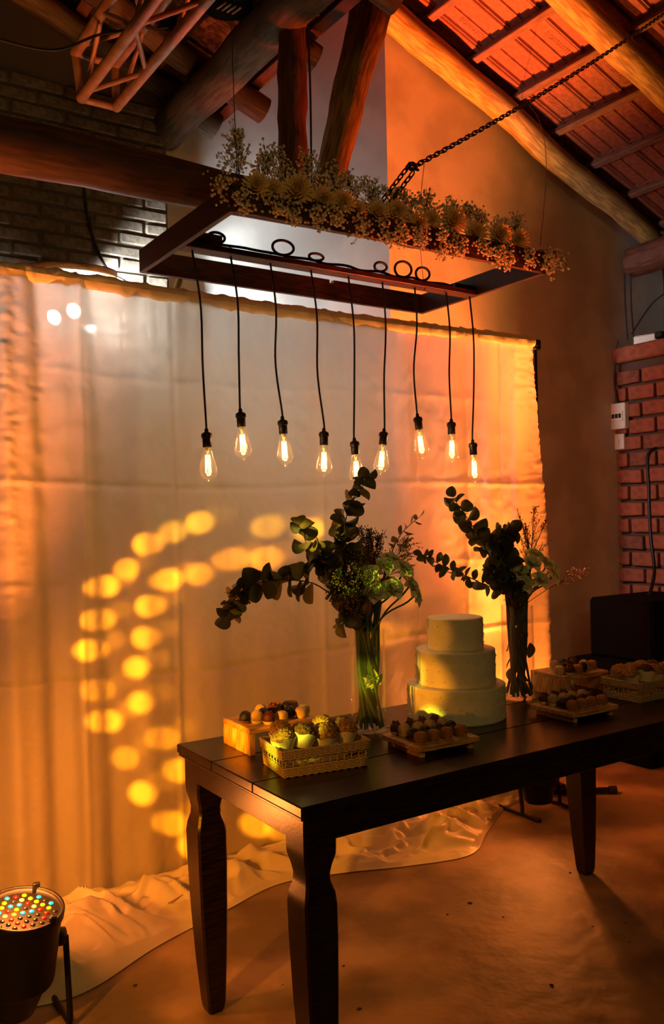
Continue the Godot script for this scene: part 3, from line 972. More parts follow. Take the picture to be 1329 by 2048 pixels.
func basket(label: String, at: Vector3, turn: float) -> void:
	var o := thing("wicker_basket", label, "basket", "", at, turn)
	var W := 0.128
	var D := 0.086
	var H := 0.070
	var ring := func(y: float, grow: float, n: int, wob: float) -> Array:
		var pts := []
		var a := W - 0.012 + grow
		var b := D - 0.012 + grow
		var per := [Vector2(-a, b), Vector2(a, b), Vector2(a, -b), Vector2(-a, -b)]
		for k in 4:
			for i in n:
				var p: Vector2 = per[k].lerp(per[(k + 1) % 4], i / float(n))
				pts.append(Vector3(p.x, y + wob * (1 if i % 2 else -1), p.y))
		return pts
	var base := bx(Vector3(W * 2 - 0.03, 0.006, D * 2 - 0.03), 0.002, Vector3(0, 0.004, 0))
	part(o, "base", base, M.wicker)
	for band in [["rim", 0.050, 0.072, 0.0075], ["lower_band", 0.004, 0.022, 0.001]]:
		for k in 4:
			var m := MB.new()
			var y: float = band[1] + 0.0062 * k
			m.tube(ring.call(y, band[3] + 0.0006 * k, 22, 0.0014), 0.0042, 6, false, true)
			part(o, band[0], m, M.wicker)
	for y in [0.032, 0.043]:
		var m := MB.new()
		m.tube(ring.call(y, 0.005, 22, 0.0016), 0.0016, 6, false, true)
		part(o, "strand", m, M.wicker)
	var um := MB.new()
	um.tube(curve([Vector3(0, 0.0, -0.002), Vector3(0, 0.022, 0.0015), Vector3(0, 0.045, 0.0035), Vector3(0, 0.062, 0.005)], 8), 0.0019, 6)
	var ums := um.mesh()
	for s in 2:
		for k in 12:
			var x := lerpf(-W + 0.014, W - 0.014, k / 11.0)
			part(o, "upright", ums, M.wicker, T(Vector3(x, 0.002, (D - 0.010) * (1 if s == 0 else -1)), Basis(Vector3.UP, 0.0 if s == 0 else PI)))
		for k in 8:
			var z := lerpf(-D + 0.014, D - 0.014, k / 7.0)
			part(o, "upright", ums, M.wicker, T(Vector3((W - 0.010) * (1 if s == 0 else -1), 0.002, z), Basis(Vector3.UP, PI / 2 if s == 0 else -PI / 2)))


func cupcakes() -> void:
	var liner := MB.new()
	var rows := []
	for i in 4:
		var r := PackedVector3Array()
		var t := i / 3.0
		for j in 72:
			var a := TAU * j / 72.0
			var q := lerpf(0.021, 0.034, t) + (0.0011 if j % 2 else -0.0011) * (0.5 + t) + (0.002 * sin(a * 3.0) if i == 3 else 0.0)
			r.append(Vector3(cos(a) * q, 0.036 * t + (0.002 * sin(a * 5.0) if i == 3 else 0.0), sin(a) * q))
		rows.append(r)
	liner.grid(rows, true, 1.0)
	var lm := liner.mesh()
	var tops := []
	for k in 3:
		var nz := noise(120 + k, 1.6, 4)
		var m := MB.new()
		m.blob(T(Vector3(0, 0.037, 0)), Vector3(0.030, 0.021 + 0.004 * k, 0.030), 22, 0.20, 2.6, nz)
		tops.append(m.mesh())
	var sets := [[Vector3(1.232, 0.795, -1.963), -0.16, [[-0.092, 0.018, 0], [-0.045, 0.026, 1], [0.020, 0.022, 2], [0.082, 0.022, 1], [-0.075, -0.040, 2], [-0.018, -0.038, 0], [0.040, -0.038, 1], [0.096, -0.036, 0]], "of the front left basket"],
		[Vector3(2.634, 0.795, -1.968), 0.0, [[-0.088, 0.020, 0], [-0.028, 0.030, 1], [0.035, 0.022, 2], [0.090, 0.028, 0], [-0.070, -0.038, 1], [-0.012, -0.034, 2], [0.048, -0.036, 0], [0.096, -0.034, 1]], "of the right end basket"]]
	for s in sets:
		for i in s[2].size():
			var c: Array = s[2][i]
			var p: Vector3 = s[0] + Basis(Vector3.UP, s[1]) * Vector3(c[0], 0.040 + 0.005 * sin(i * 2.3), c[1])
			var dark: bool = (i * 5 + 2) % 7 == 0 or i == 7
			var o := thing("cupcake", "%s cupcake, %s from the left in the %s row %s" % ["dark-topped" if dark else "golden crackled", ORD[i % 4], "front" if i < 4 else "back", s[3]], "cupcake", "cupcakes " + s[3], p)
			o.rotation = Vector3(0.16 * sin(i * 1.9), i * 1.1, 0.18 * cos(i * 2.7))
			part(o, "paper_case", lm, M.paper_liner)
			part(o, "cake_top", tops[c[2]], M.muffin_dark if dark else M.muffin)


# ------------------------------------------------------------------ flowers
func leaf_shape(len: float, wid: float, cup: float, point := 0.0) -> ArrayMesh:
	# grows along +y from the origin, faces +z
	var rows := []
	for i in 9:
		var t := 0.5 - 0.5 * cos(PI * i / 8.0)
		var w := wid * lerpf(sqrt(maxf(0.0, 1.0 - pow(2.0 * t - 1.0, 2.0))), sin(PI * pow(t, 1.25)), point)
		if i == 0 or i == 8:
			w = wid * 0.05
		var r := PackedVector3Array()
		for j in 5:
			var s := j / 2.0 - 1.0
			r.append(Vector3(s * w, len * t, cup * (s * s * w * 1.2) - cup * 0.35 * len * t * t))
		rows.append(r)
	var m := MB.new()
	m.grid(rows, false, -1.0)
	return m.mesh()


var leaves := []
var slim := []

func eucalyptus(label: String, base: Vector3, pts: Array, count: int, big: float, kind: int, group: String, pale := 0.2) -> void:
	var o := thing("eucalyptus_branch", label, "branch", group)
	var path := [base]
	path.append_array(pts)
	var cv := curve(path, 28)
	var m := MB.new()
	var rr := []
	for i in cv.size():
		rr.append(lerpf(0.0030, 0.0010, i / 28.0))
	m.tube(cv, rr, 6)
	part(o, "stem", m, M.twig)
	for k in count:
		var u := lerpf(0.40, 1.0, k / float(count - 1))
		var f := u * 28.0
		var i := mini(int(f), 27)
		var p: Vector3 = cv[i].lerp(cv[i + 1], f - i)
		var t: Vector3 = (cv[i + 1] - cv[i]).normalized()
		var a := k * 2.1 + rng.randf() * 0.9
		var side: Vector3 = along(t, a).x
		var dir := (side * 0.9 + t * (0.35 if k < count - 1 else 2.0) + Vector3(rng.randf() - 0.5, rng.randf() - 0.5, rng.randf() - 0.5) * 0.5).normalized()
		var sc := big * lerpf(1.1, 0.62, u) * (0.85 + 0.3 * rng.randf())
		var lib: Array = leaves if kind == 0 else slim
		part(o, "leaf", lib[k % lib.size()], M.eucalyptus_pale if rng.randf() < pale else M.eucalyptus, T(p, along(dir, rng.randf() * TAU).scaled(Vector3.ONE * sc)))


func bloom(label: String, at: Vector3, face: Vector3, mouth: Vector3, base: Vector3, group: String, green: float) -> void:
	var o := thing("white_lily", label, "flower", group)
	var b := along(face, rng.randf() * TAU)
	for k in 14:
		var ring := 0 if k < 5 else (1 if k < 10 else 2)
		var a := TAU * (k / 5.0 + 0.1 * ring)
		if ring == 2:
			a = TAU * (k - 10) / 4.0
		var open: float = [1.15, 0.72, 0.30][ring] + 0.3 * rng.randf()
		var pb := b * Basis(Vector3.UP, a) * Basis(Vector3.RIGHT, open)
		var mt: Material = M.petal_green if rng.randf() < green else M.petal_white
		part(o, "petal", petals[k % petals.size()], mt, T(at, pb.scaled_local(Vector3.ONE * (1.0 - 0.14 * ring))))
	var m := MB.new()
	m.tube(curve([at, at - face * 0.02 + Vector3(0, -0.012, 0), mouth, base], 18), 0.0030, 6)
	part(o, "stem", m, M.stem_green)


var petals := []
var dot_mesh: MB

func spray(called: String, label: String, cat: String, group: String, path: Array, spread: float, twigs: int, dots: int, size: float, bm: Material, sm: Material, droop := 0.0, seed_ := 1) -> void:
	# a branching spray: main stem, forks, and many small blossoms at their tips
	rng.seed = seed_
	var o := thing(called, label, cat, group)
	var m := MB.new()
	var bl := MB.new()
	var cv := curve(path, 10)
	m.tube(cv, 0.0012, 5)
	var tip: Vector3 = cv[10]
	var dir: Vector3 = (cv[10] - cv[6]).normalized()
	for k in twigs:
		var i := rng.randi_range(4, 9)
		var p0: Vector3 = cv[i]
		var d := (dir + Vector3(rng.randf() - 0.5, rng.randf() - 0.5, rng.randf() - 0.5) * 2.2 * spread + Vector3(0, -droop, 0)).normalized()
		var l := (tip - p0).length() * 0.5 + spread * 0.06 * (0.5 + rng.randf())
		var p1 := p0 + d * l
		m.tube([p0, p0.lerp(p1, 0.5) + Vector3(0, 0.003, 0), p1], 0.0007, 4, false)
		var nd := int(dots / float(twigs))
		for q in nd:
			var u := 0.35 + 0.65 * rng.randf()
			var at := p0.lerp(p1, u) + Vector3(rng.randf() - 0.5, rng.randf() - 0.5, rng.randf() - 0.5) * (0.030 * spread + 0.012)
			m.tube([p0.lerp(p1, maxf(u - 0.25, 0.1)), at], 0.0004, 3, false)
			bl.blob(T(at, Basis(Vector3(rng.randf(), 1, rng.randf()).normalized(), rng.randf() * 6.0)), Vector3(size, size * 0.85, size) * (0.7 + 0.6 * rng.randf()), 3)
	stuff(part(o, "twigs", m, sm))
	stuff(part(o, "blossoms", bl, bm))


func vase(label: String, at: Vector3, h: float, r: float) -> void:
	var o := thing("glass_vase", label, "vase", "", at)
	var m := MB.new()
	m.lathe([Vector2(0, 0.001), Vector2(r * 0.96, 0.001), Vector2(r, 0.004), Vector2(r, h * 0.5), Vector2(r, h - 0.001), Vector2(r - 0.0015, h), Vector2(r - 0.003, h - 0.001), Vector2(r - 0.003, h * 0.5), Vector2(r - 0.003, 0.016), Vector2(r - 0.008, 0.012), Vector2(0, 0.012)], 48)
	part(o, "glass_body", m, M.glass)


func flowers() -> void:
	rng.seed = 21
	for k in 3:
		leaves.append(leaf_shape(0.058, 0.028 + 0.002 * k, 0.35 + 0.15 * k))
		slim.append(leaf_shape(0.048, 0.0135 + 0.002 * k, 0.3, 0.4))
		petals.append(leaf_shape(0.038, 0.0150 + 0.0015 * k, -0.8, 0.1))
	var V1 := Vector3(1.565, 0.78, -2.172)
	var V2 := Vector3(2.262, 0.78, -2.215)
	vase("tall clear glass cylinder vase left of the cake, holding green-lit stems", V1, 0.315, 0.0545)
	vase("tall clear glass cylinder vase right of the cake, packed with dark stems", V2, 0.335, 0.057)
	var foot := func(V: Vector3, k: int) -> Vector3:
		return V + Vector3(0.026 * cos(k * 2.4), 0.016, 0.026 * sin(k * 2.4))
	var g1 := "foliage in the left vase"
	var g2 := "foliage in the right vase"
	eucalyptus("eucalyptus branch rising straight up to the bulbs from the left vase", foot.call(V1, 0), [Vector3(1.556, 1.09, -2.17), Vector3(1.512, 1.266, -2.17), Vector3(1.480, 1.405, -2.16), Vector3(1.505, 1.496, -2.15), Vector3(1.553, 1.566, -2.15)], 26, 1.15, 0, g1, 0.35)
	eucalyptus("eucalyptus branch leaning up and left from the left vase, pale leaves at its tip", foot.call(V1, 1), [Vector3(1.552, 1.09, -2.17), Vector3(1.405, 1.274, -2.12), Vector3(1.306, 1.346, -2.08), Vector3(1.262, 1.425, -2.06)], 22, 1.1, 0, g1, 0.45)
	eucalyptus("long eucalyptus branch reaching far left from the left vase and drooping at its tip", foot.call(V1, 2), [Vector3(1.552, 1.092, -2.17), Vector3(1.397, 1.229, -2.15), Vector3(1.287, 1.265, -2.14), Vector3(1.166, 1.266, -2.13), Vector3(1.095, 1.233, -2.13), Vector3(1.064, 1.180, -2.13)], 32, 1.15, 0, g1, 0.15)
	eucalyptus("short eucalyptus branch hanging low at the left vase's rim", foot.call(V1, 3), [Vector3(1.548, 1.094, -2.16), Vector3(1.460, 1.180, -2.10), Vector3(1.400, 1.200, -2.06), Vector3(1.395, 1.140, -2.05)], 18, 1.1, 0, g1, 0.3)
	eucalyptus("slender eucalyptus branch with narrow leaves reaching right from the left vase", foot.call(V1, 4), [Vector3(1.585, 1.09, -2.19), Vector3(1.694, 1.270, -2.24), Vector3(1.770, 1.378, -2.26), Vector3(1.874, 1.441, -2.28)], 16, 1.0, 1, g1, 0.2)
	eucalyptus("dense eucalyptus branch in the middle of the left vase's bunch", foot.call(V1, 5), [Vector3(1.552, 1.093, -2.16), Vector3(1.459, 1.271, -2.12), Vector3(1.439, 1.384, -2.10)], 24, 1.15, 0, g1, 0.15)
	eucalyptus("broad-leaved eucalyptus branch at the left of the left vase's bunch", foot.call(V1, 6), [Vector3(1.548, 1.093, -2.16), Vector3(1.440, 1.210, -2.11), Vector3(1.350, 1.300, -2.07), Vector3(1.330, 1.350, -2.06)], 22, 1.1, 0, g1, 0.25)
	eucalyptus("tall eucalyptus branch with a thin tip curling left from the right vase", foot.call(V2, 0), [Vector3(2.262, 1.11, -2.22), Vector3(2.185, 1.227, -2.22), Vector3(2.104, 1.346, -2.22), Vector3(2.036, 1.434, -2.22), Vector3(1.970, 1.506, -2.22)], 26, 1.15, 0, g2, 0.0)
	eucalyptus("narrow-leaved eucalyptus branch stretching left over the cake from the right vase", foot.call(V2, 1), [Vector3(2.250, 1.113, -2.21), Vector3(2.041, 1.212, -2.17), Vector3(1.890, 1.266, -2.15), Vector3(1.766, 1.318, -2.14)], 30, 1.1, 1, g2, 0.0)
	eucalyptus("bushy dark eucalyptus branch at the middle of the right vase's bunch", foot.call(V2, 2), [Vector3(2.256, 1.113, -2.20), Vector3(2.171, 1.265, -2.18), Vector3(2.150, 1.362, -2.18), Vector3(2.224, 1.386, -2.18)], 34, 1.2, 0, g2, 0.0)
	eucalyptus("low dark eucalyptus branch at the left of the right vase's rim", foot.call(V2, 3), [Vector3(2.252, 1.116, -2.20), Vector3(2.150, 1.180, -2.14), Vector3(2.080, 1.215, -2.12), Vector3(2.055, 1.270, -2.12)], 26, 1.15, 0, g2, 0.0)
	eucalyptus("dark eucalyptus branch behind the white flowers of the right vase", foot.call(V2, 4), [Vector3(2.262, 1.116, -2.21), Vector3(2.225, 1.240, -2.20), Vector3(2.185, 1.330, -2.24)], 26, 1.2, 0, g2, 0.0)
	var b1 := [Vector3(1.510, 1.268, -2.08), Vector3(1.579, 1.289, -2.09), Vector3(1.656, 1.276, -2.10), Vector3(1.520, 1.220, -2.06), Vector3(1.583, 1.226, -2.06), Vector3(1.670, 1.225, -2.09), Vector3(1.712, 1.190, -2.12), Vector3(1.634, 1.304, -2.14)]
	var n1 := ["lit bright green at the upper left", "at the top centre", "at the upper right", "lit green at the lower left", "at the lower centre", "at the right", "hanging at the lower right edge", "at the back of the top"]
	for k in b1.size():
		var c := Vector3(1.60, 1.16, -2.14)
		bloom("creamy white lily bloom %s of the left vase's cluster" % n1[k], b1[k], (b1[k] - c).normalized() + Vector3(-0.2, 0, 0.5), V1 + Vector3(0.034 * cos(k * 1.3), 0.315, 0.034 * sin(k * 1.3)), V1 + Vector3(-0.03 * cos(k * 1.3), 0.02, -0.03 * sin(k * 1.3)), "lily blooms in the left vase", 0.25)
	var b2 := [Vector3(2.215, 1.238, -2.16), Vector3(2.275, 1.262, -2.15), Vector3(2.366, 1.256, -2.17), Vector3(2.213, 1.197, -2.13), Vector3(2.292, 1.205, -2.13), Vector3(2.398, 1.213, -2.17), Vector3(2.428, 1.244, -2.20), Vector3(2.330, 1.290, -2.19)]
	var n2 := ["at the upper left", "at the top centre", "at the upper right", "at the lower left", "at the lower centre", "at the lower right", "at the far right edge", "at the back of the top"]
	for k in b2.size():
		var c := Vector3(2.30, 1.13, -2.20)
		bloom("greyish white lily bloom %s of the right vase's cluster" % n2[k], b2[k], (b2[k] - c).normalized() + Vector3(-0.2, 0, 0.5), V2 + Vector3(0.036 * cos(k * 1.3), 0.335, 0.036 * sin(k * 1.3)), V2 + Vector3(-0.03 * cos(k * 1.3), 0.02, -0.03 * sin(k * 1.3)), "lily blooms in the right vase", 0.1)
	# a bloom pushed down inside the left vase
	bloom("green-lit bloom submerged inside the left vase", V1 + Vector3(-0.004, 0.165, 0.022), Vector3(-0.3, -0.5, 0.8).normalized(), V1 + Vector3(0.005, 0.22, 0.0), V1 + Vector3(0.0, 0.30, 0.0), "", 0.8)
	for V in [V1, V2]:
		var left: bool = V == V1
		for k in 13:
			var m := MB.new()
			var a := k * 2.4
			m.tube(curve([V + Vector3((0.028 + 0.018 * (k % 2)) * cos(a), 0.015, (0.028 + 0.018 * (k % 2)) * sin(a)), V + Vector3((0.020 + 0.007 * (k % 4)) * cos(a + 0.9 + 0.3 * (k % 3)), 0.17, (0.020 + 0.007 * (k % 4)) * sin(a + 0.9 + 0.3 * (k % 3))), V + Vector3(0.036 * cos(a + 1.7), 0.32, 0.032 * sin(a + 1.7)), V + Vector3(0.05 * cos(a + 2.0), 0.40, 0.03 * sin(a + 2.0))], 12), 0.0042 + 0.001 * (k % 3), 7)
			solo("flower_stem", m, M.stem_green if left else M.twig, "thick %s flower stem among those inside the %s vase" % ["green" if left else "dark", "left" if left else "right"], "stem", "bare stems in the %s vase" % ["left" if left else "right"])
		if not left:
			for k in 24:
				var p: Vector3 = V + Vector3((0.016 + 0.009 * (k % 4)) * cos(k * 2.4), 0.03 + 0.0108 * k, (0.016 + 0.009 * (k % 4)) * sin(k * 2.4))
				solo("submerged_leaf", slim[k % 3], M.eucalyptus, "dark leaf pressed inside the right vase", "leaf", "leaves inside the right vase", T(p, along(Vector3(0.5 * sin(k * 1.3), 1.0 if k % 3 else -1.0, 0.5 * cos(k * 1.9)), k).scaled(Vector3.ONE * (0.75 + 0.2 * (k % 3)))))
	# fine fillers
	for k in 3:
		spray("statice_spray", "purplish fine filler spray, %s of three at the top of the left vase's bunch" % ORD[k], "flower spray", "purple fillers in the left vase", [V1 + Vector3(0.01, 0.28, 0), Vector3(1.60, 1.26, -2.19), Vector3(1.572 + 0.034 * k, 1.400 - 0.012 * k, -2.20)], 0.42, 22, 340, 0.0021, M.limonium, M.twig, 0.0, 31 + k)
	var t2 := [Vector3(2.300, 1.462, -2.24), Vector3(2.391, 1.470, -2.24), Vector3(2.457, 1.422, -2.24), Vector3(2.340, 1.40, -2.24)]
	for k in 4:
		spray("wispy_spray", "dark wispy spray above the right vase's flowers, %s" % ["tall and leftmost", "tall, in the middle", "rightmost one", "short one between"][k], "flower spray", "wispy sprays in the right vase", [V2 + Vector3(0.02, 0.3, 0), Vector3(2.36, 1.27, -2.24), t2[k]], 0.22, 14, 90, 0.0022, M.limonium, M.twig, 0.0, 41 + k)
	var gp := [[V1, Vector3(1.432, 1.217, -2.07), Vector3(1.375, 1.267, -2.04), "at the left front"], [V1, Vector3(1.46, 1.20, -2.06), Vector3(1.44, 1.32, -2.04), "at the upper left"], [V1, Vector3(1.44, 1.17, -2.05), Vector3(1.40, 1.20, -2.02), "at the lower front"], [V1, Vector3(1.690, 1.287, -2.20), Vector3(1.747, 1.350, -2.20), "at the right"]]
	for k in 4:
		spray("gypsophila_spray", "baby's breath spray %s of the left vase's bunch" % gp[k][3], "flower spray", "baby's breath in the left vase", [gp[k][0] + Vector3(-0.02, 0.3, 0.01), gp[k][1], gp[k][2]], 0.62, 24, 190, 0.0026, M.gypsophila_dull, M.twig, 0.0, 51 + k)
	spray("gypsophila_spray", "sparse baby's breath spray trailing right from the right vase", "flower spray", "baby's breath in the right vase", [V2 + Vector3(0.03, 0.33, 0), Vector3(2.44, 1.175, -2.2), Vector3(2.600, 1.215, -2.2)], 0.42, 12, 60, 0.0026, M.gypsophila, M.twig, 0.0, 61)


# ------------------------------------------------------------------ the hanging frame
func hanging_frame() -> void:
	var x0 := 1.128
	var x1 := 2.424
	var zf := -2.19
	var zb := -2.90
	var y0 := 2.324
	var o := thing("hanging_planter", "reddish wooden rectangular frame hung from the roof, its near side a flower trough", "planter")
	for e in [["end_board", x0 + 0.009], ["end_board", x1 - 0.009]]:
		part(o, e[0], span(Vector3(e[1] - 0.009, y0, zb), Vector3(e[1] + 0.009, y0 + 0.082, zf), 0.002), M.frame_wood)
	part(o, "trough_front", span(Vector3(x0 + 0.018, y0 + 0.004, zf - 0.016), Vector3(x1 - 0.018, y0 + 0.082, zf), 0.002), M.frame_wood)
	part(o, "flower_foam", span(Vector3(x0 + 0.03, y0 + 0.040, zf - 0.085), Vector3(x1 - 0.03, y0 + 0.074, zf - 0.018), 0.004), M.moss)
	# rear board with a notch in its top edge
	var c := CSGBox3D.new()
	c.name = "rear_board"
	c.size = Vector3(x1 - x0 - 0.036, 0.080, 0.018)
	c.position = Vector3((x0 + x1) / 2, y0 + 0.041, zb + 0.009)
	c.material = M.frame_wood
	var cut := CSGBox3D.new()
	cut.name = "notch"
	cut.operation = CSGShape3D.OPERATION_SUBTRACTION
	cut.size = Vector3(0.018, 0.02, 0.05)
	cut.position = Vector3(0.16, 0.037, 0)
	c.add_child(cut)
	o.add_child(c, true)
	part(o, "middle_bar", span(Vector3(x0 + 0.018, y0, -2.60), Vector3(x1 - 0.018, y0 + 0.020, -2.54), 0.002), M.frame_wood)
	part(o, "bar_block", span(Vector3(x0 + 0.018, y0 + 0.020, -2.595), Vector3(x0 + 0.16, y0 + 0.062, -2.56), 0.002), M.frame_wood)
	part(o, "bar_block", span(Vector3(x1 - 0.11, y0 + 0.020, -2.595), Vector3(x1 - 0.018, y0 + 0.045, -2.56), 0.002), M.frame_wood)
	# pendants
	var hang := [[1.182, 1.220, 1.743], [1.322, 1.346, 1.815], [1.474, 1.509, 1.797], [1.639, 1.680, 1.763], [1.801, 1.812, 1.733], [1.956, 1.950, 1.772], [2.112, 2.111, 1.836], [2.272, 2.284, 1.824], [2.397, 2.396, 1.745]]
	var tilt := [0.03, 0.06, 0.05, -0.02, 0.06, -0.13, 0.13, 0.0, 0.05]
	var note := ["hanging lowest at the left end", "hanging short", "at middling height", "at middling height", "hanging lowest over the tall branch", "tilted to the left", "hanging highest and tilted", "before the bright orange drape", "last at the right end"]
	var glass := MB.new()
	var gp := [Vector2(0.0125, 0.0), Vector2(0.0135, -0.008), Vector2(0.0165, -0.022), Vector2(0.0215, -0.042), Vector2(0.0265, -0.060), Vector2(0.0298, -0.076), Vector2(0.0305, -0.084), Vector2(0.0290, -0.092), Vector2(0.0235, -0.101), Vector2(0.015, -0.107), Vector2(0.006, -0.1105), Vector2(0.004, -0.115), Vector2(0.0, -0.118)]
	gp.reverse()
	glass.lathe(gp, 28)
	var gm := glass.mesh()
	var fil := MB.new()
	for k in 10:
		var a := TAU * k / 10.0
		var r0 := 0.0075
		var r1 := 0.0095
		fil.tube([Vector3(cos(a) * r0, -0.030, sin(a) * r0), Vector3(cos(a + 0.1) * r1, -0.088, sin(a + 0.1) * r1)], 0.00085, 5)
	var fm := fil.mesh()
	var mount := MB.new()
	mount.lathe([Vector2(0, -0.086), Vector2(0.0015, -0.085), Vector2(0.0015, -0.03), Vector2(0.005, -0.018), Vector2(0.009, -0.002), Vector2(0.0, 0.0)], 10)
	var mm := mount.mesh()
	var sock := MB.new()
	sock.lathe([Vector2(0.0, -0.004), Vector2(0.0150, -0.004), Vector2(0.0150, 0.026), Vector2(0.0155, 0.0262), Vector2(0.0178, 0.028), Vector2(0.0178, 0.038), Vector2(0.0165, 0.041), Vector2(0.008, 0.046), Vector2(0.0065, 0.047), Vector2(0.0062, 0.056), Vector2(0.003, 0.058), Vector2(0.0, 0.058)], 24)
	var sm := sock.mesh()
	for k in 9:
		var h: Array = hang[k]
		var top := Vector3(h[0], y0, -2.57)
		var st := Vector3(h[1], h[2], -2.57)  # top of the socket
		var p := thing("pendant_bulb", "pendant filament bulb, %s from the left, %s" % [ORD[k], note[k]], "pendant lamp", "pendant bulbs under the hanging frame")
		var b := Basis(Vector3.BACK, tilt[k])
		var org := st + b * Vector3(0, -0.056, 0)
		var m := MB.new()
		var sway := 0.012 * sin(k * 1.7 + 0.6)
		m.tube(curve([top + Vector3(0, 0.03, 0), top, top.lerp(st, 0.3) + Vector3(0.012 + sway * 0.4, 0, 0), top.lerp(st, 0.65) + Vector3(-0.004 + sway, 0, 0.004), st + b * Vector3(0, 0.02, 0), st], 26), 0.0036, 7)
		part(p, "cord", m, M.cable)
		part(p, "socket", sm, M.bronze, T(org, b))
		var g := part(p, "glass_bulb", gm, M.bulb_glass, T(org, b))
		part(g, "filament", fm, M.filament, T(Vector3.ZERO))
		part(g, "filament_mount", mm, M.pearl)
		omni("filament_light", org + b * Vector3(0, -0.06, 0), Color(1.0, 0.60, 0.22).linear_to_srgb(), 0.020, 0.012)
	# lead along the bar
	var w := MB.new()
	var pts := []
	var loops := [[0.05, 0.030, 0.020], [0.28, 0.042, 0.030], [0.40, 0.030, 0.014], [0.66, 0.028, 0.020], [0.76, 0.040, 0.036], [0.85, 0.034, 0.030]]
	var li := 0
	for i in 90:
		var u := i / 89.0
		var b := Vector3(lerpf(1.20, 2.30, u), y0 + 0.034 + 0.002 * sin(u * 40.0) - 0.006 * u, -2.56 + 0.006 * cos(u * 47.0))
		pts.append(b)
		if li < loops.size() and u > loops[li][0]:
			for q in range(1, 16):
				var a := TAU * q / 16.0
				pts.append(b + Vector3(loops[li][1] * (sin(a) + 0.15 * sin(a * 0.5)), loops[li][2] * (1.0 - cos(a)) * 0.8, 0.010 * sin(a * 0.5)))
			li += 1
	pts.insert(0, Vector3(1.17, y0 + 0.085, -2.50))
	w.tube(curve(pts, 420), 0.0048, 7)
	solo("power_cord", w, M.cable, "looped black power cord lying along the frame's middle bar", "cord")
	# mums
	var mum := MB.new()
	rng.seed = 8
	for ring in 6:
		var cnt: int = [20, 18, 16, 13, 9, 6][ring]
		for k in cnt:
			var a := TAU * (k + 0.5 * ring) / cnt + 0.12 * rng.randf()
			var tl: float = [1.62, 1.35, 1.08, 0.80, 0.52, 0.28][ring] + 0.14 * rng.randf()
			var ln: float = [0.044, 0.042, 0.037, 0.031, 0.025, 0.020][ring] * (0.88 + 0.24 * rng.randf())
			var pb := Basis(Vector3.UP, a) * Basis(Vector3.RIGHT, tl)
			var rows := []
			for i in 5:
				var t := i / 4.0
				var wd: float = 0.0052 * [0.6, 0.9, 1.0, 0.85, 0.15][i]
				var rr := PackedVector3Array()
				for j in 3:
					rr.append(pb * Vector3((j - 1) * wd, ln * t, 0.004 - 0.010 * t * t + 0.0016 * absf(j - 1)))
				rows.append(rr)
			mum.grid(rows, false, -1.0)
	var mmsh := mum.mesh()
	var ht := MB.new()
	ht.blob(T(Vector3(0, 0.004, 0)), Vector3(0.010, 0.008, 0.010), 8, 0.2, 4.0, noise(5, 3.0))
	var hm := ht.mesh()
	var at := [[1.215, 2.414], [1.275, 2.412], [1.356, 2.430], [1.453, 2.420], [1.521, 2.420], [1.584, 2.412], [1.657, 2.416], [1.742, 2.435], [1.823, 2.408], [1.890, 2.432], [1.982, 2.446], [2.094, 2.428], [2.198, 2.434], [2.300, 2.436]]
	for k in 14:
		var s: float = 1.1 * [0.95, 1.05, 1.12, 1.05, 0.95, 0.8, 0.9, 1.0, 0.9, 0.85, 1.08, 1.0, 1.0, 0.92][k]
		var d := Vector3(-0.50 + 0.25 * sin(k * 2.3), -0.05 + 0.2 * sin(k * 1.3), 1.0)
		var f := thing("chrysanthemum", "creamy chrysanthemum bloom, %s from the left in the flower trough" % ORD[k], "flower", "chrysanthemums in the trough")
		var xf := T(Vector3(at[k][0], at[k][1], -2.195 - 0.012 * (k % 2)), along(d, k * 1.1).scaled(Vector3.ONE * s))
		stuff(part(f, "petals", mmsh, M.mum_petal, xf))
		part(f, "flower_centre", hm, M.mum_heart, xf)
		var m := MB.new()
		m.tube([xf.origin, Vector3(at[k][0], y0 + 0.02, -2.25)], 0.003, 6)
		part(f, "stem", m, M.stem_green)
	var moss := MB.new()
	var rows2 := []
	var nz := noise(66, 14.0, 3)
	for i in 9:
		var r := PackedVector3Array()
		for j in 121:
			var x := lerpf(x0 + 0.02, x1 - 0.02, j / 120.0)
			var z := lerpf(zf - 0.085, zf - 0.017, i / 8.0)
			r.append(Vector3(x, y0 + 0.075 + 0.02 * nz.get_noise_2d(x, z * 2.0) + 0.016 * sin(PI * i / 8.0), z))
		rows2.append(r)
	moss.grid(rows2, false, -1.0)
	var mo := solo("trough_greenery", moss, M.moss, "dark green filling under the flowers in the trough", "greenery")
	stuff(mo)
	# baby's breath: a tall row behind, a drooping row over the front
	for k in 15:
		var x := lerpf(1.19, 2.34, k / 14.0) + 0.01 * sin(k * 3.1)
		var hgt: float = [0.17, 0.13, 0.15, 0.16, 0.14, 0.12, 0.13, 0.12, 0.10, 0.12, 0.12, 0.11, 0.11, 0.10, 0.11][k]
		spray("gypsophila_spray", "upright baby's breath spray, %s from the left along the back of the trough" % ORD[k], "flower spray", "upright baby's breath in the trough", [Vector3(x, y0 + 0.07, -2.26), Vector3(x + 0.008, y0 + 0.07 + hgt * 0.5, -2.265), Vector3(x + 0.02 * sin(k * 2.0), y0 + 0.075 + hgt, -2.26)], 0.62, 26, 190, 0.0042, M.gypsophila, M.twig, 0.0, 200 + k)
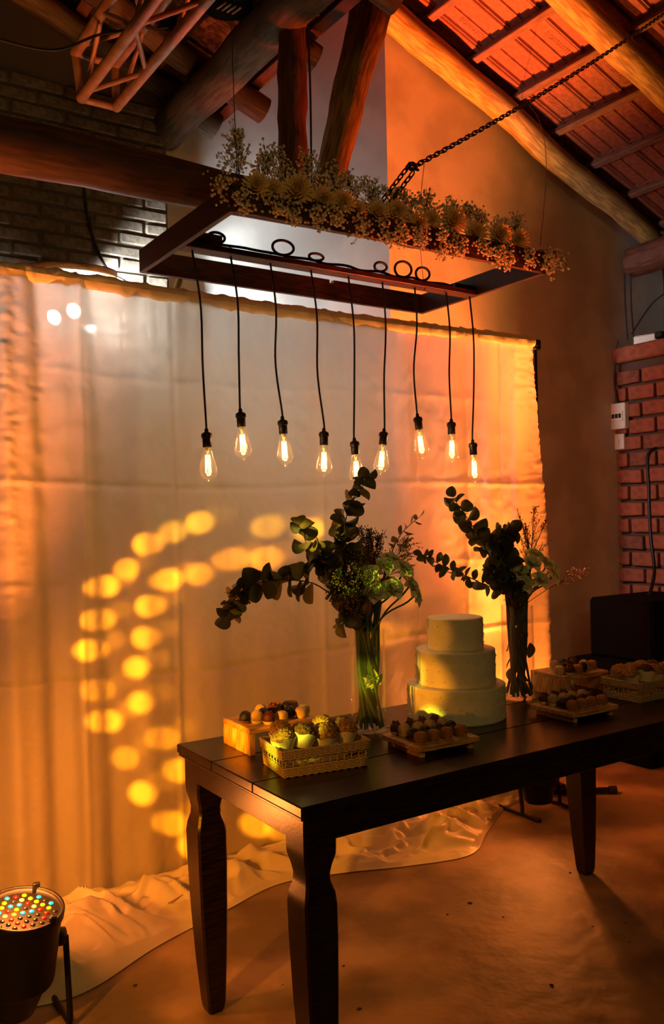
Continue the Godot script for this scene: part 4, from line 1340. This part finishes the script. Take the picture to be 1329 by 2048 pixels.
	for k in 16:
		var x := lerpf(1.16, 2.40, k / 15.0) + 0.012 * sin(k * 2.3)
		spray("gypsophila_spray", "drooping baby's breath spray, %s from the left over the trough's front" % ORD[k], "flower spray", "drooping baby's breath in the trough", [Vector3(x, y0 + 0.085, -2.215), Vector3(x - 0.005, y0 + 0.080, -2.175), Vector3(x + 0.016 * sin(k * 1.3), y0 + 0.018 + 0.012 * sin(k * 1.9), -2.160)], 0.55, 16, 120, 0.0047, M.gypsophila, M.twig, 0.15, 300 + k)
	for e in [[1.112, -0.04, "left"], [2.440, 0.05, "right"]]:
		spray("gypsophila_spray", "baby's breath spray poking out past the %s end of the trough" % e[2], "flower spray", "baby's breath at the trough ends", [Vector3(e[0] - e[1] * 1.2, y0 + 0.08, -2.2), Vector3(e[0], y0 + 0.09, -2.18), Vector3(e[0] + e[1] * 0.4, y0 + 0.07, -2.17)], 0.8, 16, 110, 0.0047, M.gypsophila, M.twig, 0.0, 400 + int(e[0] * 10))


func chain_link(r: float, l: float) -> ArrayMesh:
	var pts := []
	for i in 20:
		var a := TAU * i / 20.0
		pts.append(Vector3(0.0076 * cos(a), (l if sin(a) > 0 else -l) + 0.0076 * sin(a), 0))
	var m := MB.new()
	m.tube(pts, r, 7, false, true)
	return m.mesh()


func chain() -> void:
	var o := thing("hanging_chain", "dark steel chain slanting from the flower trough up to the right rafters", "chain")
	var a := Vector3(1.85, 2.621, -2.25)
	var b := Vector3(3.90, 4.00, -2.66)
	var lk := chain_link(0.0026, 0.0092)
	var n := int((b - a).length() / 0.0270)
	for i in n:
		var u := i / float(n)
		var p := a.lerp(b, u) + Vector3(0, -0.10 * u * (1.0 - u) * 1.0, 0)
		var q := a.lerp(b, u + 0.01) + Vector3(0, -0.10 * (u + 0.01) * (0.99 - u), 0)
		part(o, "link", lk, M.chain_metal, T(p, along(q - p, PI / 2 * (i % 2) + 0.5)))
	var s := Vector3(1.70, 2.44, -2.25)
	for side in [-1.0, 1.0]:
		var c := thing("chain_leg", "short doubled chain run from the shackle down into the trough, %s strand" % ("lower" if side < 0 else "upper"), "chain")
		var off: Vector3 = Vector3(-0.007, 0.012, 0) * side
		for i in 8:
			var p: Vector3 = a.lerp(s, (i + 0.6) / 8.6) + off
			part(c, "link", lk, M.chain_metal, T(p, along(a - s, PI / 2 * (i % 2) + 0.5)))
	var sh := thing("shackle", "small steel shackle joining the chain strands above the flowers", "shackle")
	var m := MB.new()
	var pts := []
	for i in 13:
		var t := PI * i / 12.0
		pts.append(a + Vector3(-0.016 * cos(t), 0.018 * sin(t) - 0.004, 0.004))
	m.tube(pts, 0.0045, 7)
	part(sh, "bow", m, M.chain_metal)
	m = MB.new()
	m.tube([a + Vector3(-0.024, -0.006, 0.004), a + Vector3(0.024, -0.006, 0.004)], 0.0045, 7)
	part(sh, "pin", m, M.chain_metal)
	# thin wires
	m = MB.new()
	m.tube(curve([Vector3(3.98, 4.03, -3.76), Vector3(3.4, 3.5, -3.1), Vector3(2.92, 3.0, -2.62), Vector3(2.409, 2.43, -2.2)], 16), 0.0014, 5)
	solo("hanging_wire", m, M.cable, "thin wire from the far rafter down to the trough's right end", "wire")
	m = MB.new()
	m.tube(curve([Vector3(1.92, 2.66, -2.27), Vector3(2.0, 2.5, -2.40), Vector3(2.14, 2.335, -2.55)], 10), 0.0012, 5)
	var hk := []
	for i in 12:
		var t := -PI / 2 + 1.5 * PI * i / 11.0
		hk.append(Vector3(2.14 + 0.008 * cos(t), 2.322 + 0.008 * sin(t), -2.55))
	m.tube(hk, 0.0018, 5)
	solo("hooked_wire", m, M.cable, "thin wire with a small hook hanging through the frame's middle", "wire")
	m = MB.new()
	m.tube(curve([Vector3(1.175, 2.90, -2.25), Vector3(1.178, 2.70, -2.25), Vector3(1.185, 2.42, -2.25)], 10), 0.0014, 5)
	solo("hanging_wire", m, M.cable, "thin wire at the trough's left end", "wire")
	m = MB.new()
	m.tube(curve([Vector3(1.655, 3.22, -2.58), Vector3(1.662, 2.95, -2.585), Vector3(1.655, 2.62, -2.58)], 10), 0.004, 5)
	solo("post_cable", m, M.cable, "dark cable running down the right side of the upright post", "cable")


# ------------------------------------------------------------------ stage lights and clutter
func par_light(label: String, at: Vector3, tilt: Basis, leds: bool) -> void:
	# at: centre of the lens face; the can hangs below it
	var o := thing("uplight", label, "stage light")
	var xf := Transform3D(tilt, at)
	var m := MB.new()
	m.lathe([Vector2(0, -0.30), Vector2(0.055, -0.30), Vector2(0.062, -0.295), Vector2(0.085, -0.22), Vector2(0.104, -0.20), Vector2(0.106, -0.19), Vector2(0.106, -0.012), Vector2(0.112, -0.010), Vector2(0.112, 0.012), Vector2(0.108, 0.014), Vector2(0.102, 0.012), Vector2(0.101, -0.004), Vector2(0, -0.005)], 40, xf)
	part(o, "can", m, M.black_metal)
	for s in [-1.0, 1.0]:
		m = MB.new()
		m.lathe([Vector2(0, 0), Vector2(0.024, 0), Vector2(0.026, 0.004), Vector2(0.024, 0.020), Vector2(0, 0.022)], 16, xf * T(Vector3(s * 0.108, -0.10, 0), along(Vector3(s, 0, 0))))
		part(o, "knob", m, M.black_plastic)
		var f := xf * Vector3(s * 0.13, -0.10, 0)
		var g := Vector3(f.x, 0.012, f.z)
		m = MB.new()
		m.tube([f, Vector3(f.x, 0.05, f.z + 0.03), g + Vector3(0, 0, 0.03)], 0.009, 8)
		part(o, "bracket_arm", m, M.black_metal)
		m = MB.new()
		m.tube([g + Vector3(0, 0, -0.14), g + Vector3(0, 0, 0.14)], 0.009, 8)
		part(o, "foot_bar", m, M.black_metal)
		part(o, "clip", bx(Vector3(0.02, 0.03, 0.012), 0.003), M.black_metal, xf * T(Vector3(0.106 * cos(s), 0.012, -0.106 * sin(s))))
	if not leds:
		m = MB.new()
		m.lathe([Vector2(0, 0.0), Vector2(0.098, 0.0), Vector2(0.098, 0.004), Vector2(0, 0.005)], 30, xf)
		part(o, "lens_plate", m, M.led_yellow)
		return
	var lm := MB.new()
	lm.lathe([Vector2(0.0070, 0.0), Vector2(0.0066, 0.002), Vector2(0.0040, 0.0038), Vector2(0, 0.0042)], 10)
	var lens := lm.mesh()
	var idx := 0
	for i in range(-6, 7):
		for j in range(-6, 7):
			var x := (i + 0.5 * absi(j % 2)) * 0.0240
			var z := j * 0.0208
			if x * x + z * z > 0.0086:
				continue
			var col := "led_red"
			var k := (i * 3 + j * 2 + 63) % 7
			if z < 0.02:
				col = ["led_cyan", "led_pale", "led_yellow", "led_cyan", "led_yellow", "led_off", "led_red"][k]
			else:
				col = ["led_off", "led_red", "led_off", "led_red", "led_off", "led_off", "led_off"][k]
			part(o, "led_lens", lens, M[col], xf * T(Vector3(x, -0.004, z)))
			idx += 1


func clutter() -> void:
	par_light("black floor uplight with glowing cyan and yellow dots at the lower left corner", PAR_A, Basis(Vector3(1, 0, -0.4).normalized(), 0.20), true)
	par_light("unseen floor uplight lighting wall and roof from the recess behind the drape's right end", UNSEEN_PAR_C, Basis(), false)
	par_light("unseen floor uplight, placed to redden the post, off the table's right end, outside the picture", UNSEEN_PAR_D, Basis(), false)
	par_light("dark floor uplight half hidden under the table's far side, by the drape's right edge", PAR_B, Basis(Vector3.RIGHT, -0.08), false)
	solo("sticker_tag", bx(Vector3(0.04, 0.06, 0.002), 0.0, Vector3(PAR_B.x - 0.04, 0.20, PAR_B.z + 0.112)), M.white_plastic, "small white tag on the floor uplight under the table", "tag")
	# truss under the low roof
	var t := thing("lighting_truss", "square metal lighting truss hung under the low roof at the top left", "truss")
	var ch := [Vector2(1.060, 3.094), Vector2(1.200, 3.094), Vector2(1.040, 3.265), Vector2(1.200, 3.265)]
	var za := -3.30
	var zb2 := -0.9
	for c in ch:
		var m := MB.new()
		m.tube([Vector3(c.x, c.y, za), Vector3(c.x, c.y, zb2)], 0.0205, 12)
		part(t, "chord", m, M.warm_truss_metal)
	for f in [[0, 1], [0, 2], [1, 3], [2, 3]]:
		var p: Vector2 = ch[f[0]]
		var q: Vector2 = ch[f[1]]
		for k in 8:
			var z := za + 0.06 + k * 0.26
			var m := MB.new()
			var a := p if k % 2 == 0 else q
			var b := q if k % 2 == 0 else p
			m.tube([Vector3(a.x, a.y, z), Vector3(b.x, b.y, z + 0.26)], 0.0095, 8)
			part(t, "diagonal", m, M.warm_truss_metal)
	var ep := MB.new()
	for e in [[0, 1], [1, 3], [3, 2], [2, 0]]:
		var p: Vector2 = ch[e[0]]
		var q: Vector2 = ch[e[1]]
		ep.tube([Vector3(p.x, p.y, za), Vector3(q.x, q.y, za)], 0.016, 8)
	part(t, "end_frame", ep, M.warm_truss_metal)
	# a can lamp clamped under the truss' near end, only its foot in view
	var pl := thing("hanging_can_lamp", "dark stage lamp hanging at the top edge right of the truss", "stage light", "", Vector3(1.41, 3.29, -2.73))
	var m2 := MB.new()
	m2.lathe([Vector2(0, -0.02), Vector2(0.085, -0.02), Vector2(0.092, -0.012), Vector2(0.092, 0.16), Vector2(0.06, 0.22), Vector2(0, 0.22)], 28)
	part(pl, "can", m2, M.speaker_black)
	for k in 4:
		var cl := MB.new()
		cl.tube([Vector3(-0.03 + 0.02 * k, -0.022, -0.02), Vector3(-0.02 + 0.02 * k, -0.022, 0.03)], 0.005, 6)
		part(pl, "vent_fin", cl, M.warm_truss_metal)
	m2 = MB.new()
	m2.tube([Vector3(-0.10, 0.05, 0), Vector3(-0.12, 0.26, 0), Vector3(0.12, 0.26, 0), Vector3(0.10, 0.05, 0)], 0.008, 6)
	part(pl, "yoke", m2, M.bronze)
	# cables at the left under the roof
	m2 = MB.new()
	m2.tube(curve([Vector3(0.60, 3.02, -2.9), Vector3(0.85, 3.06, -2.95), Vector3(1.05, 3.20, -3.0), Vector3(1.3, 3.30, -3.0)], 20), 0.005, 6)
	solo("roof_cable", m2, M.cable, "slack dark cable running from the left edge to the truss", "cable")
	m2 = MB.new()
	m2.tube(curve([Vector3(1.156, 2.88, -3.585), Vector3(1.17, 2.74, -3.585), Vector3(1.21, 2.61, -3.585), Vector3(1.25, 2.52, -3.57), Vector3(1.31, 2.47, -3.53)], 20), 0.006, 6)
	m2.tube(curve([Vector3(1.18, 2.74, -3.585), Vector3(1.20, 2.60, -3.58), Vector3(1.28, 2.49, -3.57)], 12), 0.004, 6)
	solo("wall_cable", m2, M.cable, "tangled dark cable hanging down the grey brick wall", "cable")
	# breaker box and switch on the right brick wall
	var bb := thing("breaker_box", "white breaker box with three black switches on the red brick wall", "breaker box", "", Vector3(5.112, 2.12, -3.945))
	part(bb, "case", bx(Vector3(0.05, 0.185, 0.125), 0.006, Vector3(-0.02, 0, 0)), M.white_plastic)
	part(bb, "cover", bx(Vector3(0.01, 0.07, 0.095), 0.002, Vector3(-0.048, 0.0, 0)), M.white_plastic)
	for k in 3:
		part(bb, "breaker_switch", bx(Vector3(0.018, 0.030, 0.018), 0.002, Vector3(-0.054, 0.0, -0.028 + 0.028 * k)), M.black_plastic)
	var sw := thing("wall_switch", "small white switch plate below the breaker box", "switch", "", Vector3(5.112, 1.942, -3.965))
	part(sw, "plate", bx(Vector3(0.02, 0.11, 0.085), 0.003), M.white_plastic)
	part(sw, "toggle", bx(Vector3(0.014, 0.035, 0.014), 0.003, Vector3(-0.014, 0.0, 0)), M.white_plastic)
	# plug and wires on the coping
	var pg := thing("plug_block", "white socket block with plugs lying on the brick coping", "socket", "", Vector3(5.22, 2.61, -3.80))
	part(pg, "block", bx(Vector3(0.10, 0.07, 0.16), 0.01, Vector3(0, 0.035, 0), Basis(Vector3.UP, 0.3)), M.white_plastic)
	part(pg, "plug", bx(Vector3(0.05, 0.045, 0.06), 0.008, Vector3(-0.02, 0.05, 0.12)), M.black_plastic)
	part(pg, "plug", bx(Vector3(0.05, 0.045, 0.06), 0.008, Vector3(0.02, 0.04, 0.19)), M.black_plastic)
	var runs := [[Vector3(5.16, 3.14, -3.93), Vector3(5.15, 2.9, -3.92), Vector3(5.14, 2.66, -3.90)], [Vector3(5.19, 3.14, -3.90), Vector3(5.19, 2.9, -3.90), Vector3(5.16, 2.64, -3.86)], [Vector3(5.10, 2.66, -3.95), Vector3(5.09, 2.40, -3.98), Vector3(5.10, 2.22, -3.97)], [Vector3(5.16, 2.70, -3.88), Vector3(5.3, 2.95, -3.75), Vector3(5.45, 3.02, -3.5), Vector3(5.5, 3.1, -3.2)]]
	for k in 4:
		m2 = MB.new()
		m2.tube(curve(runs[k], 14), 0.006, 6)
		solo("wall_wire", m2, M.cable, ["thin dark wire hanging from the log end to the coping, left of two", "thin dark wire hanging from the log end to the coping, right of two", "short wire down from the coping to the breaker box", "thick wire arching up from the coping to the right"][k], "wire", "wires by the right brick wall")
	m2 = MB.new()
	m2.tube(curve([Vector3(4.95, 1.86, -3.55), Vector3(4.86, 1.80, -3.55), Vector3(4.82, 1.6, -3.52), Vector3(4.80, 1.3, -3.5), Vector3(4.72, 1.06, -3.42), Vector3(4.5, 0.93, -3.3)], 30), 0.011, 8)
	solo("speaker_cable", m2, M.cable, "thick black cable looping down at the right edge before the bricks", "cable")
	# loudspeaker on a crate
	var sp := thing("loudspeaker", "large dark loudspeaker cabinet by the red brick wall at the right", "loudspeaker", "", Vector3(4.56, 0.56, -3.33))
	part(sp, "cabinet", bx(Vector3(0.62, 0.36, 0.46), 0.02, Vector3(0, 0.18, 0)), M.speaker_black)
	part(sp, "grille", bx(Vector3(0.54, 0.28, 0.012), 0.004, Vector3(0, 0.18, 0.234)), M.speaker_black)
	m2 = MB.new()
	m2.tube(curve([Vector3(0.06, 0.10, 0.25), Vector3(0.09, 0.14, 0.262), Vector3(0.2, 0.14, 0.262), Vector3(0.23, 0.10, 0.25)], 12), 0.010, 8)
	part(sp, "handle", m2, M.bronze)
	solo("equipment_case", span(Vector3(4.10, 0, -3.62), Vector3(4.98, 0.56, -3.02), 0.02), M.speaker_black, "black equipment case standing on the floor under the loudspeaker", "case")
	var tp := thing("tripod_base", "dark folded stand leg lying on the floor right of the table's far leg", "stand")
	m2 = MB.new()
	m2.tube([Vector3(3.25, 0.02, -3.12), Vector3(3.62, 0.02, -2.89)], 0.016, 8)
	part(tp, "leg", m2, M.black_metal)
	m2 = MB.new()
	m2.tube([Vector3(3.60, 0.02, -2.905), Vector3(3.63, 0.02, -2.885)], 0.021, 8)
	part(tp, "rubber_foot", m2, M.black_plastic)
	m2 = MB.new()
	m2.tube(curve([Vector3(1.50, 0.12, -3.12), Vector3(1.44, 0.10, -3.05), Vector3(1.36, 0.085, -2.98), Vector3(1.20, 0.07, -2.92)], 16), 0.004, 6)
	solo("floor_cable", m2, M.wicker, "pale thin cable lying over the heaped cloth behind the table's left legs", "cable")
	# specks
	rng.seed = 99
	for k in 22:
		var p := Vector3(rng.randf_range(0.9, 3.0), 0.0, 0)
		p.z = -rng.randf_range(1.7, 2.6)
		var s := MB.new()
		var r := rng.randf_range(0.002, 0.006)
		s.blob(T(Vector3(0, r * 0.3, 0), Basis(Vector3.UP, rng.randf() * 6.0)), Vector3(r * 1.6, r * 0.5, r), 4, 0.4, 3.0, noise(k, 2.0))
		solo("floor_speck", s, M.crumb, "small dark speck of dry leaf on the open cement floor", "debris", "specks on the floor", T(p))
	# glowing panel of the unseen lamp behind the camera
	var rl := thing("unseen_room_lamp", "unseen lamp panel behind the camera, lights the table front", "lamp")
	var q := Transform3D().looking_at(Vector3(1.4, -2.45, -3.4))
	q.origin = Vector3(0.2, 3.05, 1.8)
	part(rl, "panel", bx(Vector3(1.4, 0.5, 0.02), 0.0, Vector3(0, 0, 0.03)), M.unseen_lamp_glow, q)
	part(rl, "tray", bx(Vector3(1.5, 0.6, 0.04), 0.004, Vector3(0, 0, 0.062)), M.black_metal, q)


func _ready() -> void:
	camera_and_light()
	materials()
	building()
	drape()
	table()
	cake()
	riser("pine riser with an open front at the table's left end, carrying sweets", Vector3(1.248, 0.78, -2.232), -0.03)
	riser("pine riser with an open front behind the right vase, carrying sweets", Vector3(2.508, 0.78, -2.195), -0.06)
	board("low pine serving board in front of the cake, carrying four rows of sweets", Vector3(1.592, 0.78, -1.912), -0.06)
	board("low pine serving board right of the cake, carrying four rows of sweets", Vector3(2.220, 0.78, -1.925), -0.02)
	sweets()
	basket("wicker basket of cupcakes at the table's front left, lit yellow", Vector3(1.232, 0.78, -1.963), -0.16)
	basket("wicker basket of cupcakes at the table's dim right end", Vector3(2.634, 0.78, -1.968), 0.0)
	cupcakes()
	flowers()
	hanging_frame()
	chain()
	clutter()
	gobo_light()
